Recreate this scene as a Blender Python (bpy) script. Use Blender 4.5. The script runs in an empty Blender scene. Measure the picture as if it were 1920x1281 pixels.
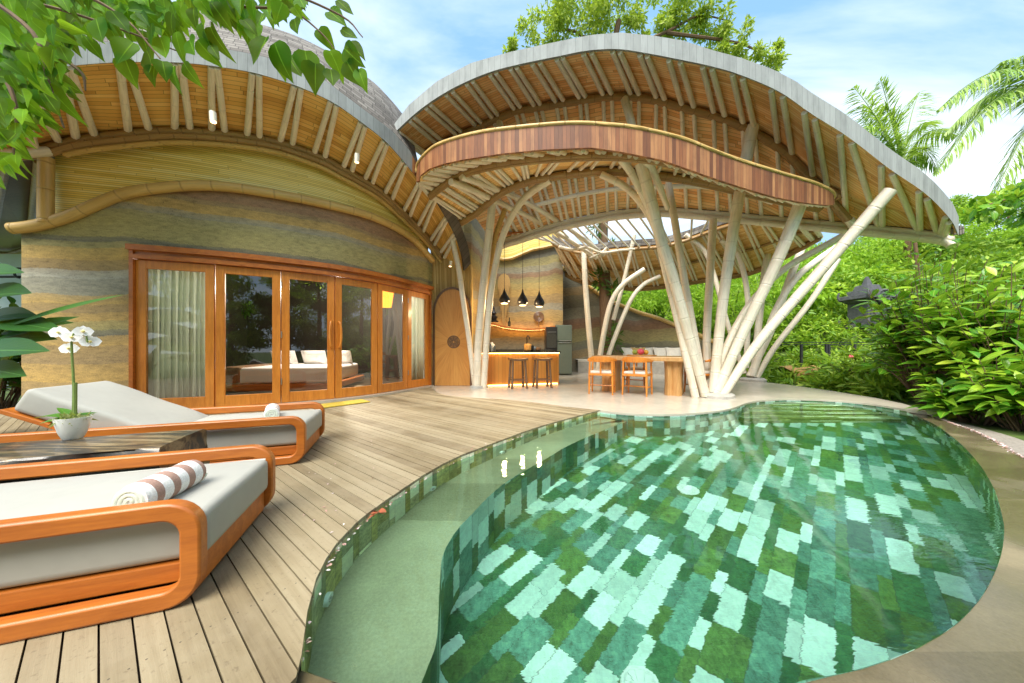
import bpy, bmesh, math, random
import numpy as np
from mathutils import Vector, Matrix
random.seed(7)
RNG = np.random.default_rng(11)
SC = bpy.context.scene
COL = SC.collection
rad = math.radians
# ------------------------------------------------------------------ camera model (also used to turn photo points into places)
FPX, HC, HZ = 600.0, 1.0, 650.0
def P(px, py, Y):
    return Vector(((px-960)/FPX*Y, Y, HC-(py-HZ)/FPX*Y))
def G(px, py, z=0.0):
    Y = FPX*(HC-z)/(py-HZ)
    return Vector(((px-960)/FPX*Y, Y, z))
ZW = -0.045
def Wt(px, py, z):
    """point at depth z seen through the flat water surface"""
    a = G(px, py, ZW)
    d = Vector((a.x, a.y, a.z-HC)).normalized()
    s = math.hypot(d.x, d.y)
    sb = s/1.333
    tb = sb/math.sqrt(1-sb*sb)
    r = (ZW-z)*tb
    return Vector((a.x+d.x/s*r, a.y+d.y/s*r, z))

# ------------------------------------------------------------------ node helpers
def new_mat(name):
    m = bpy.data.materials.new(name); m.use_nodes = True
    nt = m.node_tree
    for n in list(nt.nodes): nt.nodes.remove(n)
    out = nt.nodes.new('ShaderNodeOutputMaterial')
    b = nt.nodes.new('ShaderNodeBsdfPrincipled')
    nt.links.new(b.outputs[0], out.inputs[0])
    return m, nt, b, out
class N:
    """tiny node-graph writer"""
    def __init__(s, nt): s.nt = nt
    def n(s, t, **kw):
        x = s.nt.nodes.new('ShaderNode'+t)
        for k, v in kw.items(): setattr(x, k, v)
        return x
    def put(s, sock, v):
        if isinstance(v, bpy.types.NodeSocket): s.nt.links.new(v, sock)
        elif v is not None:
            if sock.type == 'RGBA' and len(v) == 3: v = (*v, 1)
            sock.default_value = v
    def math(s, op, a, b=None, c=None, clamp=False):
        x = s.n('Math', operation=op, use_clamp=clamp)
        s.put(x.inputs[0], a)
        if b is not None: s.put(x.inputs[1], b)
        if c is not None: s.put(x.inputs[2], c)
        return x.outputs[0]
    def mix(s, f, a, b, mode='MIX'):
        x = s.n('Mix', data_type='RGBA', blend_type=mode)
        s.put(x.inputs['Factor'], f)
        s.put(x.inputs[6], a); s.put(x.inputs[7], b)
        return x.outputs[2]
    def noise(s, vec, scale=5, detail=4, rough=.55, dist=0.0, out=0):
        x = s.n('TexNoise')
        if vec is not None: s.put(x.inputs['Vector'], vec)
        x.inputs['Scale'].default_value = scale; x.inputs['Detail'].default_value = detail
        x.inputs['Roughness'].default_value = rough; x.inputs['Distortion'].default_value = dist
        return x.outputs[out]
    def white(s, vec, dim='3D', out=0):
        x = s.n('TexWhiteNoise', noise_dimensions=dim)
        if dim == '1D': s.put(x.inputs['W'], vec)
        else: s.put(x.inputs['Vector'], vec)
        return x.outputs[out]
    def ramp(s, f, stops, interp='LINEAR'):
        x = s.n('ValToRGB'); r = x.color_ramp; r.interpolation = interp
        while len(r.elements) < len(stops): r.elements.new(0.5)
        for e, (p, c) in zip(r.elements, stops):
            e.position = p; e.color = (*c, 1) if len(c) == 3 else c
        s.put(x.inputs[0], f)
        return x.outputs[0]
    def geo(s, o='Position'): return s.n('NewGeometry').outputs[o]
    def uv(s): return s.n('UVMap').outputs[0]
    def obj(s): return s.n('TexCoord').outputs['Object']
    def sep(s, v):
        x = s.n('SeparateXYZ'); s.put(x.inputs[0], v); return x.outputs
    def comb(s, x=0.0, y=0.0, z=0.0):
        c = s.n('CombineXYZ')
        for i, v in enumerate((x, y, z)): s.put(c.inputs[i], v)
        return c.outputs[0]
    def mapp(s, v, loc=(0,0,0), rot=(0,0,0), scale=(1,1,1)):
        x = s.n('Mapping'); s.put(x.inputs[0], v)
        x.inputs[1].default_value = loc; x.inputs[2].default_value = rot; x.inputs[3].default_value = scale
        return x.outputs[0]
    def bump(s, h, strength=.3, dist=.01):
        x = s.n('Bump'); x.inputs['Strength'].default_value = strength; x.inputs['Distance'].default_value = dist
        s.put(x.inputs['Height'], h); return x.outputs[0]
    def island(s): return s.geo('Random Per Island')
    def rnd(s): return s.n('ObjectInfo').outputs['Random']

def simple(name, col, rough=.5, var=.12, scale=8, bump=.15, metal=0, spec=.5, coat=0, stretch=(1,1,1)):
    m, nt, b, o = new_mat(name); g = N(nt)
    v = g.mapp(g.obj(), scale=stretch)
    n1 = g.noise(v, scale, 5); n2 = g.noise(v, scale*6, 3)
    f = g.math('ADD', g.math('MULTIPLY', n1, .65), g.math('MULTIPLY', n2, .35))
    c = g.ramp(f, [(.25, tuple(x*(1-var*1.6) for x in col)), (.5, col), (.78, tuple(min(1, x*(1+var*1.4)) for x in col))])
    g.put(b.inputs['Base Color'], c)
    b.inputs['Roughness'].default_value = rough; b.inputs['Metallic'].default_value = metal
    b.inputs['Specular IOR Level'].default_value = spec
    b.inputs['Coat Weight'].default_value = coat; b.inputs['Coat Roughness'].default_value = .08
    if bump: g.put(b.inputs['Normal'], g.bump(f, bump, .01))
    return m

M = {}
def mat_bamboo(name, col, ring=.34, dark=.55, rough=.42):
    m, nt, b, o = new_mat(name); g = N(nt)
    u = g.sep(g.uv())
    v = g.math('ADD', g.math('ADD', u[1], g.math('MULTIPLY', g.noise(g.comb(g.math('MULTIPLY', u[1], 1.0), g.island(), 0), 1.1, 1), .5)), g.math('MULTIPLY', g.island(), 3.0))
    fr = g.math('FRACT', g.math('DIVIDE', v, ring))
    d = g.math('ABSOLUTE', g.math('SUBTRACT', fr, .5))           # .0 at a node, .5 between
    line = g.math('SUBTRACT', 1.0, g.math('MULTIPLY', d, 22), clamp=True)
    glow = g.math('SUBTRACT', 1.0, g.math('MULTIPLY', d, 6), clamp=True)
    n = g.noise(g.comb(g.math('MULTIPLY', u[0], 9), g.math('MULTIPLY', v, 1.6), g.island()), 2.2, 5, .6)
    n2 = g.noise(g.geo(), 1.7, 3)
    c = g.ramp(n, [(.28, tuple(x*.72 for x in col)), (.5, col), (.75, tuple(min(1, x*1.12) for x in col))])
    c = g.mix(g.math('MULTIPLY', g.ramp(n2, [(.45, (0,0,0)), (.7, (1,1,1))]), .35), c, tuple(x*y for x, y in zip(col, (.72, .66, .55))))
    c = g.mix(g.math('MULTIPLY', glow, .18), c, tuple(min(1, x*1.2) for x in col))
    c = g.mix(g.math('MULTIPLY', line, dark), c, tuple(x*.35 for x in col))
    c = g.mix(g.math('MULTIPLY', g.island(), .22), c, tuple(x*y for x, y in zip(col, (.8, .72, .6))))
    g.put(b.inputs['Base Color'], c); b.inputs['Roughness'].default_value = rough
    h = g.math('SUBTRACT', g.math('MULTIPLY', glow, .8), g.math('MULTIPLY', line, 1.4))
    g.put(b.inputs['Normal'], g.bump(h, .5, .012))
    return m
M['bamboo'] = mat_bamboo('bamboo_bleached', (.84, .77, .64), ring=.38, dark=.22)
M['bamboo_y'] = mat_bamboo('bamboo_golden', (.60, .40, .13), ring=.4)
M['bamboo_dk'] = mat_bamboo('bamboo_bundle', (.36, .22, .08), ring=.28, dark=.7)

def mat_planks(name, c1, c2, c3, w=.05, l=.6, gap=.06, rough=.55, axis=0, bumps=.5, spread=1.0, stain=0):
    """boards running along u (axis 0) or along v (axis 1); uv in metres"""
    m, nt, b, o = new_mat(name); g = N(nt)
    s = g.sep(g.uv()); a, c = (s[0], s[1]) if axis == 0 else (s[1], s[0])
    row = g.math('FLOOR', g.math('DIVIDE', c, w)); fc = g.math('FRACT', g.math('DIVIDE', c, w))
    off = g.white(row, '1D')
    al = g.math('ADD', g.math('DIVIDE', a, l), g.math('MULTIPLY', off, 7.3))
    cell = g.math('FLOOR', al); fa = g.math('FRACT', al)
    r = g.white(g.comb(row, cell, 0), '3D')
    n = g.noise(g.comb(g.math('MULTIPLY', a, 3), g.math('MULTIPLY', c, 40), g.math('MULTIPLY', r, 9)), 2, 5, .6)
    f = g.math('ADD', g.math('MULTIPLY', r, .62*spread), g.math('MULTIPLY', n, .38))
    col = g.ramp(f, [(.12, c1), (.45, c2), (.85, c3)])
    if stain:
        st = g.noise(g.comb(g.math('MULTIPLY', a, 1.5), g.math('MULTIPLY', c, 5), 0), 1.3, 5, .65)
        col = g.mix(g.math('MULTIPLY', g.ramp(st, [(.46, (0,0,0)), (.68, (1,1,1))]), stain), col, tuple(x*.42 for x in c2))
    e1 = g.math('LESS_THAN', g.math('MINIMUM', fc, g.math('SUBTRACT', 1, fc)), gap)
    e2 = g.math('LESS_THAN', g.math('MINIMUM', fa, g.math('SUBTRACT', 1, fa)), gap*w/l)
    e = g.math('MAXIMUM', e1, e2)
    col = g.mix(g.math('MULTIPLY', e, .72), col, tuple(x*.25 for x in c1))
    g.put(b.inputs['Base Color'], col); b.inputs['Roughness'].default_value = rough
    h = g.math('SUBTRACT', g.math('ADD', g.math('MULTIPLY', n, .35), g.math('MULTIPLY', r, .3)), e)
    g.put(b.inputs['Normal'], g.bump(h, bumps, .008))
    return m
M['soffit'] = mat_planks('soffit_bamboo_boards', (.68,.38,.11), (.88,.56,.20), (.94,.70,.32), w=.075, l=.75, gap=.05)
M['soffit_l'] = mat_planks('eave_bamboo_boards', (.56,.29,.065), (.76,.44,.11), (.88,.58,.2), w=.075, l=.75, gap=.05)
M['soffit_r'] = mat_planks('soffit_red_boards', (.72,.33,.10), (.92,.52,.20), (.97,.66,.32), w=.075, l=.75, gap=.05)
M['fascia'] = mat_planks('weathered_grey_shingle', (.27,.285,.275), (.36,.38,.37), (.45,.475,.46), w=.11, l=60, gap=.018, rough=.85, axis=1, spread=.42, stain=.45, bumps=.3)
M['fascia_dk'] = mat_planks('dark_stained_boards', (.06,.045,.035), (.09,.07,.055), (.14,.11,.085), w=.12, l=60, gap=.04, rough=.7, axis=1)
M['fascia_red'] = mat_planks('red_ironwood_shingle', (.11,.035,.010), (.25,.085,.026), (.42,.19,.07), w=.06, l=60, gap=.035, rough=.6, axis=1, spread=1.15, stain=.5)
M['shingle'] = mat_planks('roof_shingles', (.09,.078,.065), (.155,.138,.12), (.24,.22,.19), w=.10, l=.22, gap=.08, rough=.9, bumps=1)
M['weave'] = mat_planks('split_bamboo_cladding', (.68,.49,.09), (.90,.68,.17), (.95,.80,.32), w=.03, l=1.9, gap=.09, rough=.45)
M['weave_v'] = mat_planks('split_bamboo_upright', (.34,.20,.05), (.55,.37,.11), (.70,.52,.2), w=.028, l=2.6, gap=.09, axis=1)

def mat_wood(name, c1, c2, axis='X', rough=.35, scale=2.2, coat=.15):
    m, nt, b, o = new_mat(name); g = N(nt)
    st = {'X': (1,9,9), 'Y': (9,1,9), 'Z': (9,9,1)}[axis]
    v = g.mapp(g.obj(), scale=st)
    n = g.noise(v, scale, 6, .6, .6); n2 = g.noise(v, scale*7, 3, .5); n3 = g.noise(g.obj(), 1.4, 2)
    f = g.math('ADD', g.math('MULTIPLY', n, .55), g.math('ADD', g.math('MULTIPLY', n2, .2), g.math('MULTIPLY', n3, .25)))
    c = g.ramp(f, [(.3, c1), (.62, c2)])
    g.put(b.inputs['Base Color'], c); b.inputs['Roughness'].default_value = rough
    b.inputs['Coat Weight'].default_value = coat; b.inputs['Coat Roughness'].default_value = .15
    g.put(b.inputs['Normal'], g.bump(f, .12, .005))
    return m
M['teak'] = mat_wood('teak_varnished', (.27,.065,.008), (.52,.16,.02), coat=.08, rough=.42)
M['teak_c'] = mat_wood('orange_chair_wood', (.50,.15,.018), (.80,.30,.045), 'Z')
M['teak_v'] = mat_wood('teak_varnished_upright', (.42,.12,.012), (.70,.26,.035), 'Z')
M['walnut'] = mat_wood('dark_brown_wood', (.09,.045,.02), (.22,.12,.06), 'Z', .5)
M['redwood'] = mat_wood('reddish_door_wood', (.60,.27,.06), (.86,.48,.14), 'Z', .4)
M['slab'] = mat_wood('live_edge_slab', (.42,.20,.06), (.68,.40,.16), 'Z', .35)
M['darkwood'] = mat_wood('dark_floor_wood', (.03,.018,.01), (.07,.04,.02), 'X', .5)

def mat_earth(name, stops, z0, z1, amp=.22, tint=1.0):
    m, nt, b, o = new_mat(name); g = N(nt)
    p = g.geo(); s = g.sep(p)
    wav = g.noise(g.mapp(p, scale=(.35, .35, .10)), 1.6, 3, .5)
    wv2 = g.noise(g.mapp(p, scale=(1.6, 1.6, .5)), 2.2, 4, .6)
    z = g.math('ADD', s[2], g.math('ADD', g.math('MULTIPLY', g.math('SUBTRACT', wav, .5), amp*3.2), g.math('ADD', g.math('MULTIPLY', g.math('SUBTRACT', wv2, .5), amp*.28), g.math('MULTIPLY', g.math('SUBTRACT', g.noise(p, 60, 3, .7), .5), .06))))
    f = g.math('DIVIDE', g.math('SUBTRACT', z, z0), z1-z0)
    c = g.mix(.35, g.ramp(f, [(a, tuple(x*tint for x in q)) for a, q in stops], 'CONSTANT'), g.ramp(f, [(a, tuple(x*tint for x in q)) for a, q in stops]))
    fine = g.noise(p, 90, 3, .7); mid = g.noise(g.mapp(p, scale=(1,1,3)), 9, 4, .6); big = g.noise(p, 1.3, 3)
    k = g.math('ADD', g.math('MULTIPLY', fine, .5), g.math('ADD', g.math('MULTIPLY', mid, .45), g.math('MULTIPLY', big, .25)))
    c = g.mix(1.0, c, g.ramp(k, [(.38, (.44,.42,.40)), (.58, (1,1,1)), (.76, (1.45,1.40,1.3))]), 'MULTIPLY')
    pore = g.math('LESS_THAN', g.noise(p, 60, 2, .5), .31)
    c = g.mix(g.math('MULTIPLY', pore, .6), c, (.10,.08,.05))
    g.put(b.inputs['Base Color'], c); b.inputs['Roughness'].default_value = .9
    g.put(b.inputs['Normal'], g.bump(k, .5, .015))
    return m
OCH, GRY, BRN, OLV, DGR, RED = (.45,.30,.10), (.28,.265,.20), (.30,.215,.105), (.33,.29,.125), (.165,.16,.12), (.27,.16,.09)
M['earth'] = mat_earth('rammed_earth', [(0,GRY),(.05,BRN),(.13,OCH),(.2,BRN),(.27,OCH),(.31,DGR),(.335,OLV),(.37,OCH),(.40,BRN),(.43,OCH),(.465,GRY),(.53,(.38,.37,.31)),(.56,BRN),(.6,OCH),(.645,OLV),(.67,DGR),(.69,OLV),(.76,OLV),(.80,GRY),(.825,OCH),(.865,BRN),(.885,RED)], 0, 3.75, amp=.12)
M['earth2'] = mat_earth('rammed_earth_kitchen', [(0,GRY),(.1,BRN),(.2,GRY),(.3,OCH),(.36,BRN),(.42,OCH),(.5,GRY),(.55,BRN),(.62,OCH),(.68,(.44,.33,.12)),(.73,OLV),(.77,RED),(.81,GRY),(.86,OLV),(.92,DGR),(1,GRY)], 0, 4.6, tint=.8)
M['earth3'] = mat_earth('rammed_earth_dark', [(0,GRY),(.15,BRN),(.25,DGR),(.35,OLV),(.5,RED),(.56,(.26,.15,.1)),(.62,GRY),(.75,DGR),(.9,BRN),(1,DGR)], 0, 3.4, tint=.8)

def mat_deck():
    m, nt, b, o = new_mat('deck_boards'); g = N(nt)
    p = g.geo(); r = g.island()
    v = g.mapp(p, rot=(0, 0, -DECK_ANG), scale=(1,1,1))
    s = g.sep(v)
    q = g.comb(g.math('MULTIPLY', s[0], 1.2), g.math('MULTIPLY', s[1], 26), g.math('MULTIPLY', r, 11))
    n = g.noise(q, 1.6, 6, .62, .3); big = g.noise(p, .9, 4, .6); spk = g.noise(p, 45, 3, .7)
    f = g.math('ADD', g.math('MULTIPLY', n, .4), g.math('ADD', g.math('MULTIPLY', r, .28), g.math('MULTIPLY', big, .32)))
    c = g.ramp(f, [(.25, (.115,.082,.042)), (.5, (.235,.185,.105)), (.75, (.37,.31,.20))])
    dry = g.ramp(g.noise(p, 1.6, 5, .65), [(.42, (0,0,0)), (.62, (1,1,1))])
    c = g.mix(g.math('MULTIPLY', dry, .45), c, (.34,.285,.19))
    c = g.mix(g.math('MULTIPLY', g.ramp(spk, [(.58,(0,0,0)),(.72,(1,1,1))]), .5), c, (.10,.07,.04))
    dx = g.math('ABSOLUTE', g.math('SUBTRACT', g.math('FRACT', g.math('DIVIDE', s[0], .62)), .5))
    dy = g.math('ABSOLUTE', g.math('SUBTRACT', g.math('FRACT', g.math('DIVIDE', s[1], .0755)), .5))
    dx2 = g.math('MULTIPLY', dx, .62); dy2 = g.math('MULTIPLY', g.math('ABSOLUTE', g.math('SUBTRACT', dy, .26)), .0755)
    scr = g.math('LESS_THAN', g.math('ADD', g.math('MULTIPLY', dx2, dx2), g.math('MULTIPLY', dy2, dy2)), .0000095)
    c = g.mix(g.math('MULTIPLY', scr, .8), c, (.05,.04,.03))
    g.put(b.inputs['Base Color'], c); b.inputs['Roughness'].default_value = .62
    g.put(b.inputs['Normal'], g.bump(g.math('ADD', n, g.math('MULTIPLY', spk, .4)), .35, .006))
    return m
DV = Vector((-775, 600)).normalized()
DECK_ANG = math.atan2(DV.y, DV.x)
M['deck'] = mat_deck()

def mat_tile(name, ang, org, w, l, wet=1.0, use_uv=False, cols=None):
    """stone strips of two widths, random lengths, three kinds of stone"""
    m, nt, b, o = new_mat(name); g = N(nt)
    p = g.geo()
    if use_uv: s = g.sep(g.uv())
    else: s = g.sep(g.mapp(g.n('VectorMath', operation='SUBTRACT').outputs[0] if False else p, loc=(0,0,0), rot=(0,0,-ang)))
    u = g.math('DIVIDE', s[1], w); fl = g.math('FLOOR', u); fr = g.math('FRACT', u)
    nar = g.math('GREATER_THAN', fr, .66)
    row = g.math('ADD', g.math('MULTIPLY', fl, 2), nar)
    ln = g.math('ADD', l*.65, g.math('MULTIPLY', g.white(g.math('ADD', row, 31.7), '1D'), l*.7))
    a = g.math('ADD', g.math('DIVIDE', s[0], ln), g.math('MULTIPLY', g.white(row, '1D'), 13))
    cell = g.math('FLOOR', a)
    r = g.white(g.comb(row, cell, 3.0), '3D')
    pale, mid, dark, olive = cols or ((.66,.82,.79), (.155,.33,.27), (.06,.18,.075), (.12,.225,.06))
    c = g.ramp(r, [(0, pale), (.28, mid), (.54, dark), (.80, olive)], 'CONSTANT')
    n = g.noise(p, 16, 5, .7); n2 = g.noise(p, 60, 3, .7)
    k = g.math('ADD', g.math('MULTIPLY', n, .6), g.math('MULTIPLY', n2, .4))
    mo = g.mix(g.math('MULTIPLY', g.math('LESS_THAN', r, .28), .65), g.ramp(k, [(.36, (.42,.45,.38)), (.52, (.95,1,.95)), (.68, (1.55,1.5,1.2))]), (1,1,1))
    c = g.mix(1.0, c, mo, 'MULTIPLY')
    tv = g.ramp(g.white(g.comb(cell, row, 8.0), '3D'), [(0, (.62,.66,.62)), (1, (1.15,1.12,1.1))]); c = g.mix(1.0, c, tv, 'MULTIPLY')
    e = g.math('MAXIMUM', g.math('LESS_THAN', g.math('FRACT', a), .016), g.math('LESS_THAN', g.math('MINIMUM', fr, g.math('ABSOLUTE', g.math('SUBTRACT', fr, .66))), .014))
    c = g.mix(g.math('MULTIPLY', e, .5), c, (.05,.07,.05))
    g.put(b.inputs['Base Color'], c); b.inputs['Roughness'].default_value = .6
    return m
M['tile'] = mat_tile('pool_floor_stone', .78, None, .195, .33)
M['tile_w'] = mat_tile('pool_wall_stone', 0, None, .26, .4, use_uv=True)
M['tile_s'] = mat_tile('pool_rim_stone', 0, None, .17, .6, use_uv=True, cols=((.88,.86,.66), (.44,.42,.26), (.34,.29,.09), (.52,.46,.19)))

def mat_stone(name, c1, c2, rough, wet=None):
    m, nt, b, o = new_mat(name); g = N(nt)
    p = g.geo()
    n = g.noise(p, 1.8, 5, .6); f = g.noise(p, 70, 4, .75)
    slab = g.white(g.math('FLOOR', g.math('DIVIDE', g.sep(p)[1], .55)), '1D')
    k = g.math('ADD', g.math('MULTIPLY', n, .45), g.math('ADD', g.math('MULTIPLY', f, .38), g.math('MULTIPLY', slab, .17)))
    c = g.ramp(k, [(.32, c1), (.66, c2)])
    g.put(b.inputs['Base Color'], c)
    if wet:
        wt = g.ramp(g.noise(p, .9, 4, .55), [(wet[0], (1,1,1)), (wet[1], (0,0,0))])
        g.put(b.inputs['Roughness'], g.math('ADD', .08, g.math('MULTIPLY', g.math('SUBTRACT', 1, wt), rough-.08)))
        c = g.mix(g.math('MULTIPLY', wt, .45), c, tuple(x*.45 for x in c1)); g.put(b.inputs['Base Color'], c)
        g.put(b.inputs['Normal'], g.bump(f, .12, .004))
    else:
        b.inputs['Roughness'].default_value = rough
        g.put(b.inputs['Normal'], g.bump(f, .3, .004))
    return m
M['coping'] = mat_stone('pool_coping_stone', (.11,.090,.048), (.235,.195,.115), .55, wet=(.50,.64))
M['ledge'] = mat_stone('pool_ledge_stone', (.19,.165,.095), (.46,.41,.27), .6)
M['terrace'] = simple('cream_terrazzo', (.50,.455,.375), .22, .13, 2, .03)
M['concrete'] = simple('grey_concrete', (.40,.38,.34), .8, .2, 6, .4)
M['soil'] = simple('garden_soil', (.11,.09,.045), .95, .35, 3, .8)
M['ground'] = simple('grassy_ground', (.06,.10,.015), .95, .6, 2.5, .8)
M['pebble'] = simple('pale_gravel', (.28,.25,.215), .9, .3, 40, .8)
M['ledgewall'] = simple('ochre_earth_bank', (.42,.24,.09), .9, .3, 3, .5)
M['white_fab'] = simple('offwhite_canvas', (.37,.368,.33), .85, .05, 3, .06)
M['cushion'] = simple('linen_cushion', (.66,.62,.54), .9, .08, 12, .15)
M['curtain'] = simple('white_curtain', (.86,.90,.82), .85, .04, 4, 0)
M['bedsheet'] = simple('white_bedsheet', (.85,.84,.84), .8, .03, 5, .05)
M['throw'] = simple('striped_throw', (.22,.13,.07), .9, .4, 10, .2)
M['ceramic'] = simple('white_ceramic', (.80,.82,.78), .18, .03, 5, 0)
M['moss'] = simple('dry_moss', (.42,.42,.22), .95, .4, 40, .8)
M['black'] = simple('black_metal', (.018,.018,.02), .35, .2, 8, 0)
M['iron'] = simple('black_iron', (.03,.032,.035), .55, .2, 8, .1)
M['steel'] = simple('brushed_steel', (.45,.46,.46), .3, .1, 20, 0, metal=.9)
M['fridge'] = simple('grey_green_enamel', (.12,.15,.12), .22, .08, 2, 0)
M['lava'] = simple('dark_lava_stone', (.085,.088,.095), .9, .4, 9, .9)
M['wallwhite'] = simple('pale_plaster', (.55,.62,.60), .8, .06, 2, .1)
M['yellowmat'] = simple('yellow_coir_mat', (.55,.40,.05), .95, .2, 60, .8)
M['fruit_r'] = simple('pink_fruit', (.68,.08,.12), .4, .3, 12, .1)
M['fruit_y'] = simple('yellow_fruit', (.75,.42,.05), .4, .2, 12, .1)
M['fruit_g'] = simple('green_fruit', (.28,.36,.06), .4, .2, 12, .1)
M['white_plastic'] = simple('white_plastic', (.80,.84,.82), .3, .03, 6, 0)
M['macrame'] = simple('jute_fibre', (.50,.33,.13), .95, .3, 30, .9, stretch=(6,6,1))
M['bottle'] = simple('dark_glass_bottle', (.03,.03,.02), .1, .1, 5, 0)
M['granite'] = simple('dark_granite', (.05,.05,.042), .15, .3, 25, 0)
M['petal_w'] = simple('orchid_petal', (.88,.88,.88), .6, .03, 5, 0)
M['petal_c'] = simple('orchid_lip', (.75,.66,.25), .6, .1, 20, 0)
M['bark'] = simple('tree_bark', (.16,.095,.05), .95, .35, 6, .9, stretch=(4,4,1))
M['stem'] = simple('green_stem', (.16,.24,.05), .6, .15, 10, .1)
M['twig'] = simple('brown_twig', (.14,.09,.05), .9, .3, 10, .3)

def mat_petals():
    m, nt, b, o = new_mat('fallen_petals'); g = N(nt)
    c = g.ramp(g.island(), [(0, (.30,.14,.08)), (.3, (.50,.30,.27)), (.6, (.62,.48,.47)), (.93, (.72,.66,.64))])
    g.put(b.inputs['Base Color'], c); b.inputs['Roughness'].default_value = .8
    return m
M['petals'] = mat_petals()

def emit(name, col, st):
    m, nt, b, o = new_mat(name); nt.nodes.remove(b)
    e = nt.nodes.new('ShaderNodeEmission'); e.inputs[0].default_value = (*col, 1); e.inputs[1].default_value = st
    nt.links.new(e.outputs[0], o.inputs[0]); return m
M['lamp'] = emit('lamp_glow', (1, .60, .24), 3)
M['led'] = emit('led_strip', (1, .50, .16), 7)
M['shade_lit'] = emit('lit_lampshade', (1, .22, .03), 1.6)

def mat_leaf(name, cols, rough=.35, trans=.35, vein=True, spec=.5):
    m, nt, b, o = new_mat(name); g = N(nt)
    r = g.island()
    n = g.noise(g.geo(), .9, 3)
    f = g.math('ADD', g.math('MULTIPLY', r, .55), g.math('MULTIPLY', n, .45))
    k = len(cols)
    c = g.ramp(f, [(.12+.76*i/(k-1), q) for i, q in enumerate(cols)])
    if vein:
        u = g.sep(g.uv())
        md = g.math('ABSOLUTE', g.math('SUBTRACT', u[0], .5))
        mid = g.math('SUBTRACT', 1, g.math('MULTIPLY', md, 26), clamp=True)
        side = g.math('FRACT', g.math('ADD', g.math('MULTIPLY', u[1], 9), g.math('MULTIPLY', md, -7)))
        sv = g.math('SUBTRACT', 1, g.math('MULTIPLY', g.math('ABSOLUTE', g.math('SUBTRACT', side, .5)), 12), clamp=True)
        c = g.mix(g.math('MULTIPLY', mid, .5), c, tuple(min(1, x*1.9+.05) for x in cols[-1]))
        c = g.mix(g.math('MULTIPLY', sv, .16), c, tuple(x*.5 for x in cols[0]))
        g.put(b.inputs['Normal'], g.bump(g.math('ADD', sv, g.math('MULTIPLY', mid, 2)), .25, .006))
    g.put(b.inputs['Base Color'], c); b.inputs['Roughness'].default_value = rough
    b.inputs['Specular IOR Level'].default_value = spec
    t = g.n('BsdfTranslucent'); tc = g.mix(.5, c, (.45,.62,.04), 'MIX'); g.put(t.inputs[0], tc)
    mx = g.n('MixShader'); mx.inputs[0].default_value = trans
    nt.links.new(b.outputs[0], mx.inputs[1]); nt.links.new(t.outputs[0], mx.inputs[2]); nt.links.new(mx.outputs[0], o.inputs[0])
    return m
M['leaf_over'] = mat_leaf('overhanging_leaf', [(.006,.04,.003), (.045,.20,.006), (.24,.52,.010)], .55, .55, spec=.12)
M['leaf_shrub'] = mat_leaf('glossy_shrub_leaf', [(.03,.14,.012), (.085,.28,.02), (.24,.46,.028), (.50,.60,.05)], .25, .3)
M['leaf_lime'] = mat_leaf('lime_bamboo_leaf', [(.16,.36,.02), (.32,.55,.03), (.50,.68,.06)], .5, .45, False)
M['leaf_mid'] = mat_leaf('thicket_leaf', [(.06,.17,.015), (.21,.40,.025), (.52,.66,.07)], .5, .4, False)
M['leaf_dark'] = mat_leaf('dark_tree_leaf', [(.015,.05,.008), (.035,.11,.014), (.09,.20,.022)], .5, .3, False)
M['leaf_sun'] = mat_leaf('sunny_crown_leaf', [(.18,.30,.03), (.40,.52,.05), (.62,.68,.12)], .5, .4, False)
M['leaf_palm'] = mat_leaf('palm_leaflet', [(.15,.28,.05), (.32,.48,.09), (.52,.62,.2)], .4, .35, False)
M['leaf_banana'] = mat_leaf('broad_dark_leaf', [(.010,.05,.008), (.018,.085,.010), (.04,.14,.012)], .42, .2, spec=.2)
M['leaf_orchid'] = mat_leaf('orchid_leaf', [(.05,.16,.02), (.10,.26,.03)], .35, .2)
M['leaf_grass'] = mat_leaf('spider_plant_blade', [(.14,.20,.05), (.30,.34,.12), (.5,.5,.25)], .5, .3, False)

def mat_glass():
    m, nt, b, o = new_mat('door_glass'); g = N(nt); nt.nodes.remove(b)
    f = g.n('Fresnel'); f.inputs[0].default_value = 1.55
    t = g.n('BsdfTransparent'); t.inputs[0].default_value = (.95,.97,.95,1)
    gl = g.n('BsdfGlossy'); gl.inputs['Roughness'].default_value = .01; gl.inputs[0].default_value = (.95,.95,.92,1)
    fac = g.math('MULTIPLY', f.outputs[0], 2.5, clamp=True)
    mx = g.n('MixShader'); g.put(mx.inputs[0], fac)
    nt.links.new(t.outputs[0], mx.inputs[1]); nt.links.new(gl.outputs[0], mx.inputs[2]); nt.links.new(mx.outputs[0], o.inputs[0])
    return m
M['glass'] = mat_glass()
def mat_water():
    m, nt, b, o = new_mat('pool_water'); g = N(nt); nt.nodes.remove(b)
    p = g.geo()
    w1 = g.noise(g.mapp(p, rot=(0,0,.5), scale=(1,2.2,1)), 3.2, 3, .5, .4)
    w2 = g.noise(g.mapp(p, rot=(0,0,.3), scale=(1,3,1)), 13, 2, .5)
    area = g.ramp(g.noise(p, .8, 2), [(.42, (.15,.15,.15)), (.62, (1,1,1))])
    h = g.math('ADD', w1, g.math('MULTIPLY', g.math('MULTIPLY', w2, area), .55))
    nb = g.bump(h, .10, .02)
    gl = g.n('BsdfGlass'); gl.inputs['IOR'].default_value = 1.333; gl.inputs['Roughness'].default_value = 0
    gl.inputs[0].default_value = (.76,.995,.92,1); g.put(gl.inputs['Normal'], nb)
    nt.links.new(gl.outputs[0], o.inputs[0])
    return m
M['water'] = mat_water()

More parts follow.
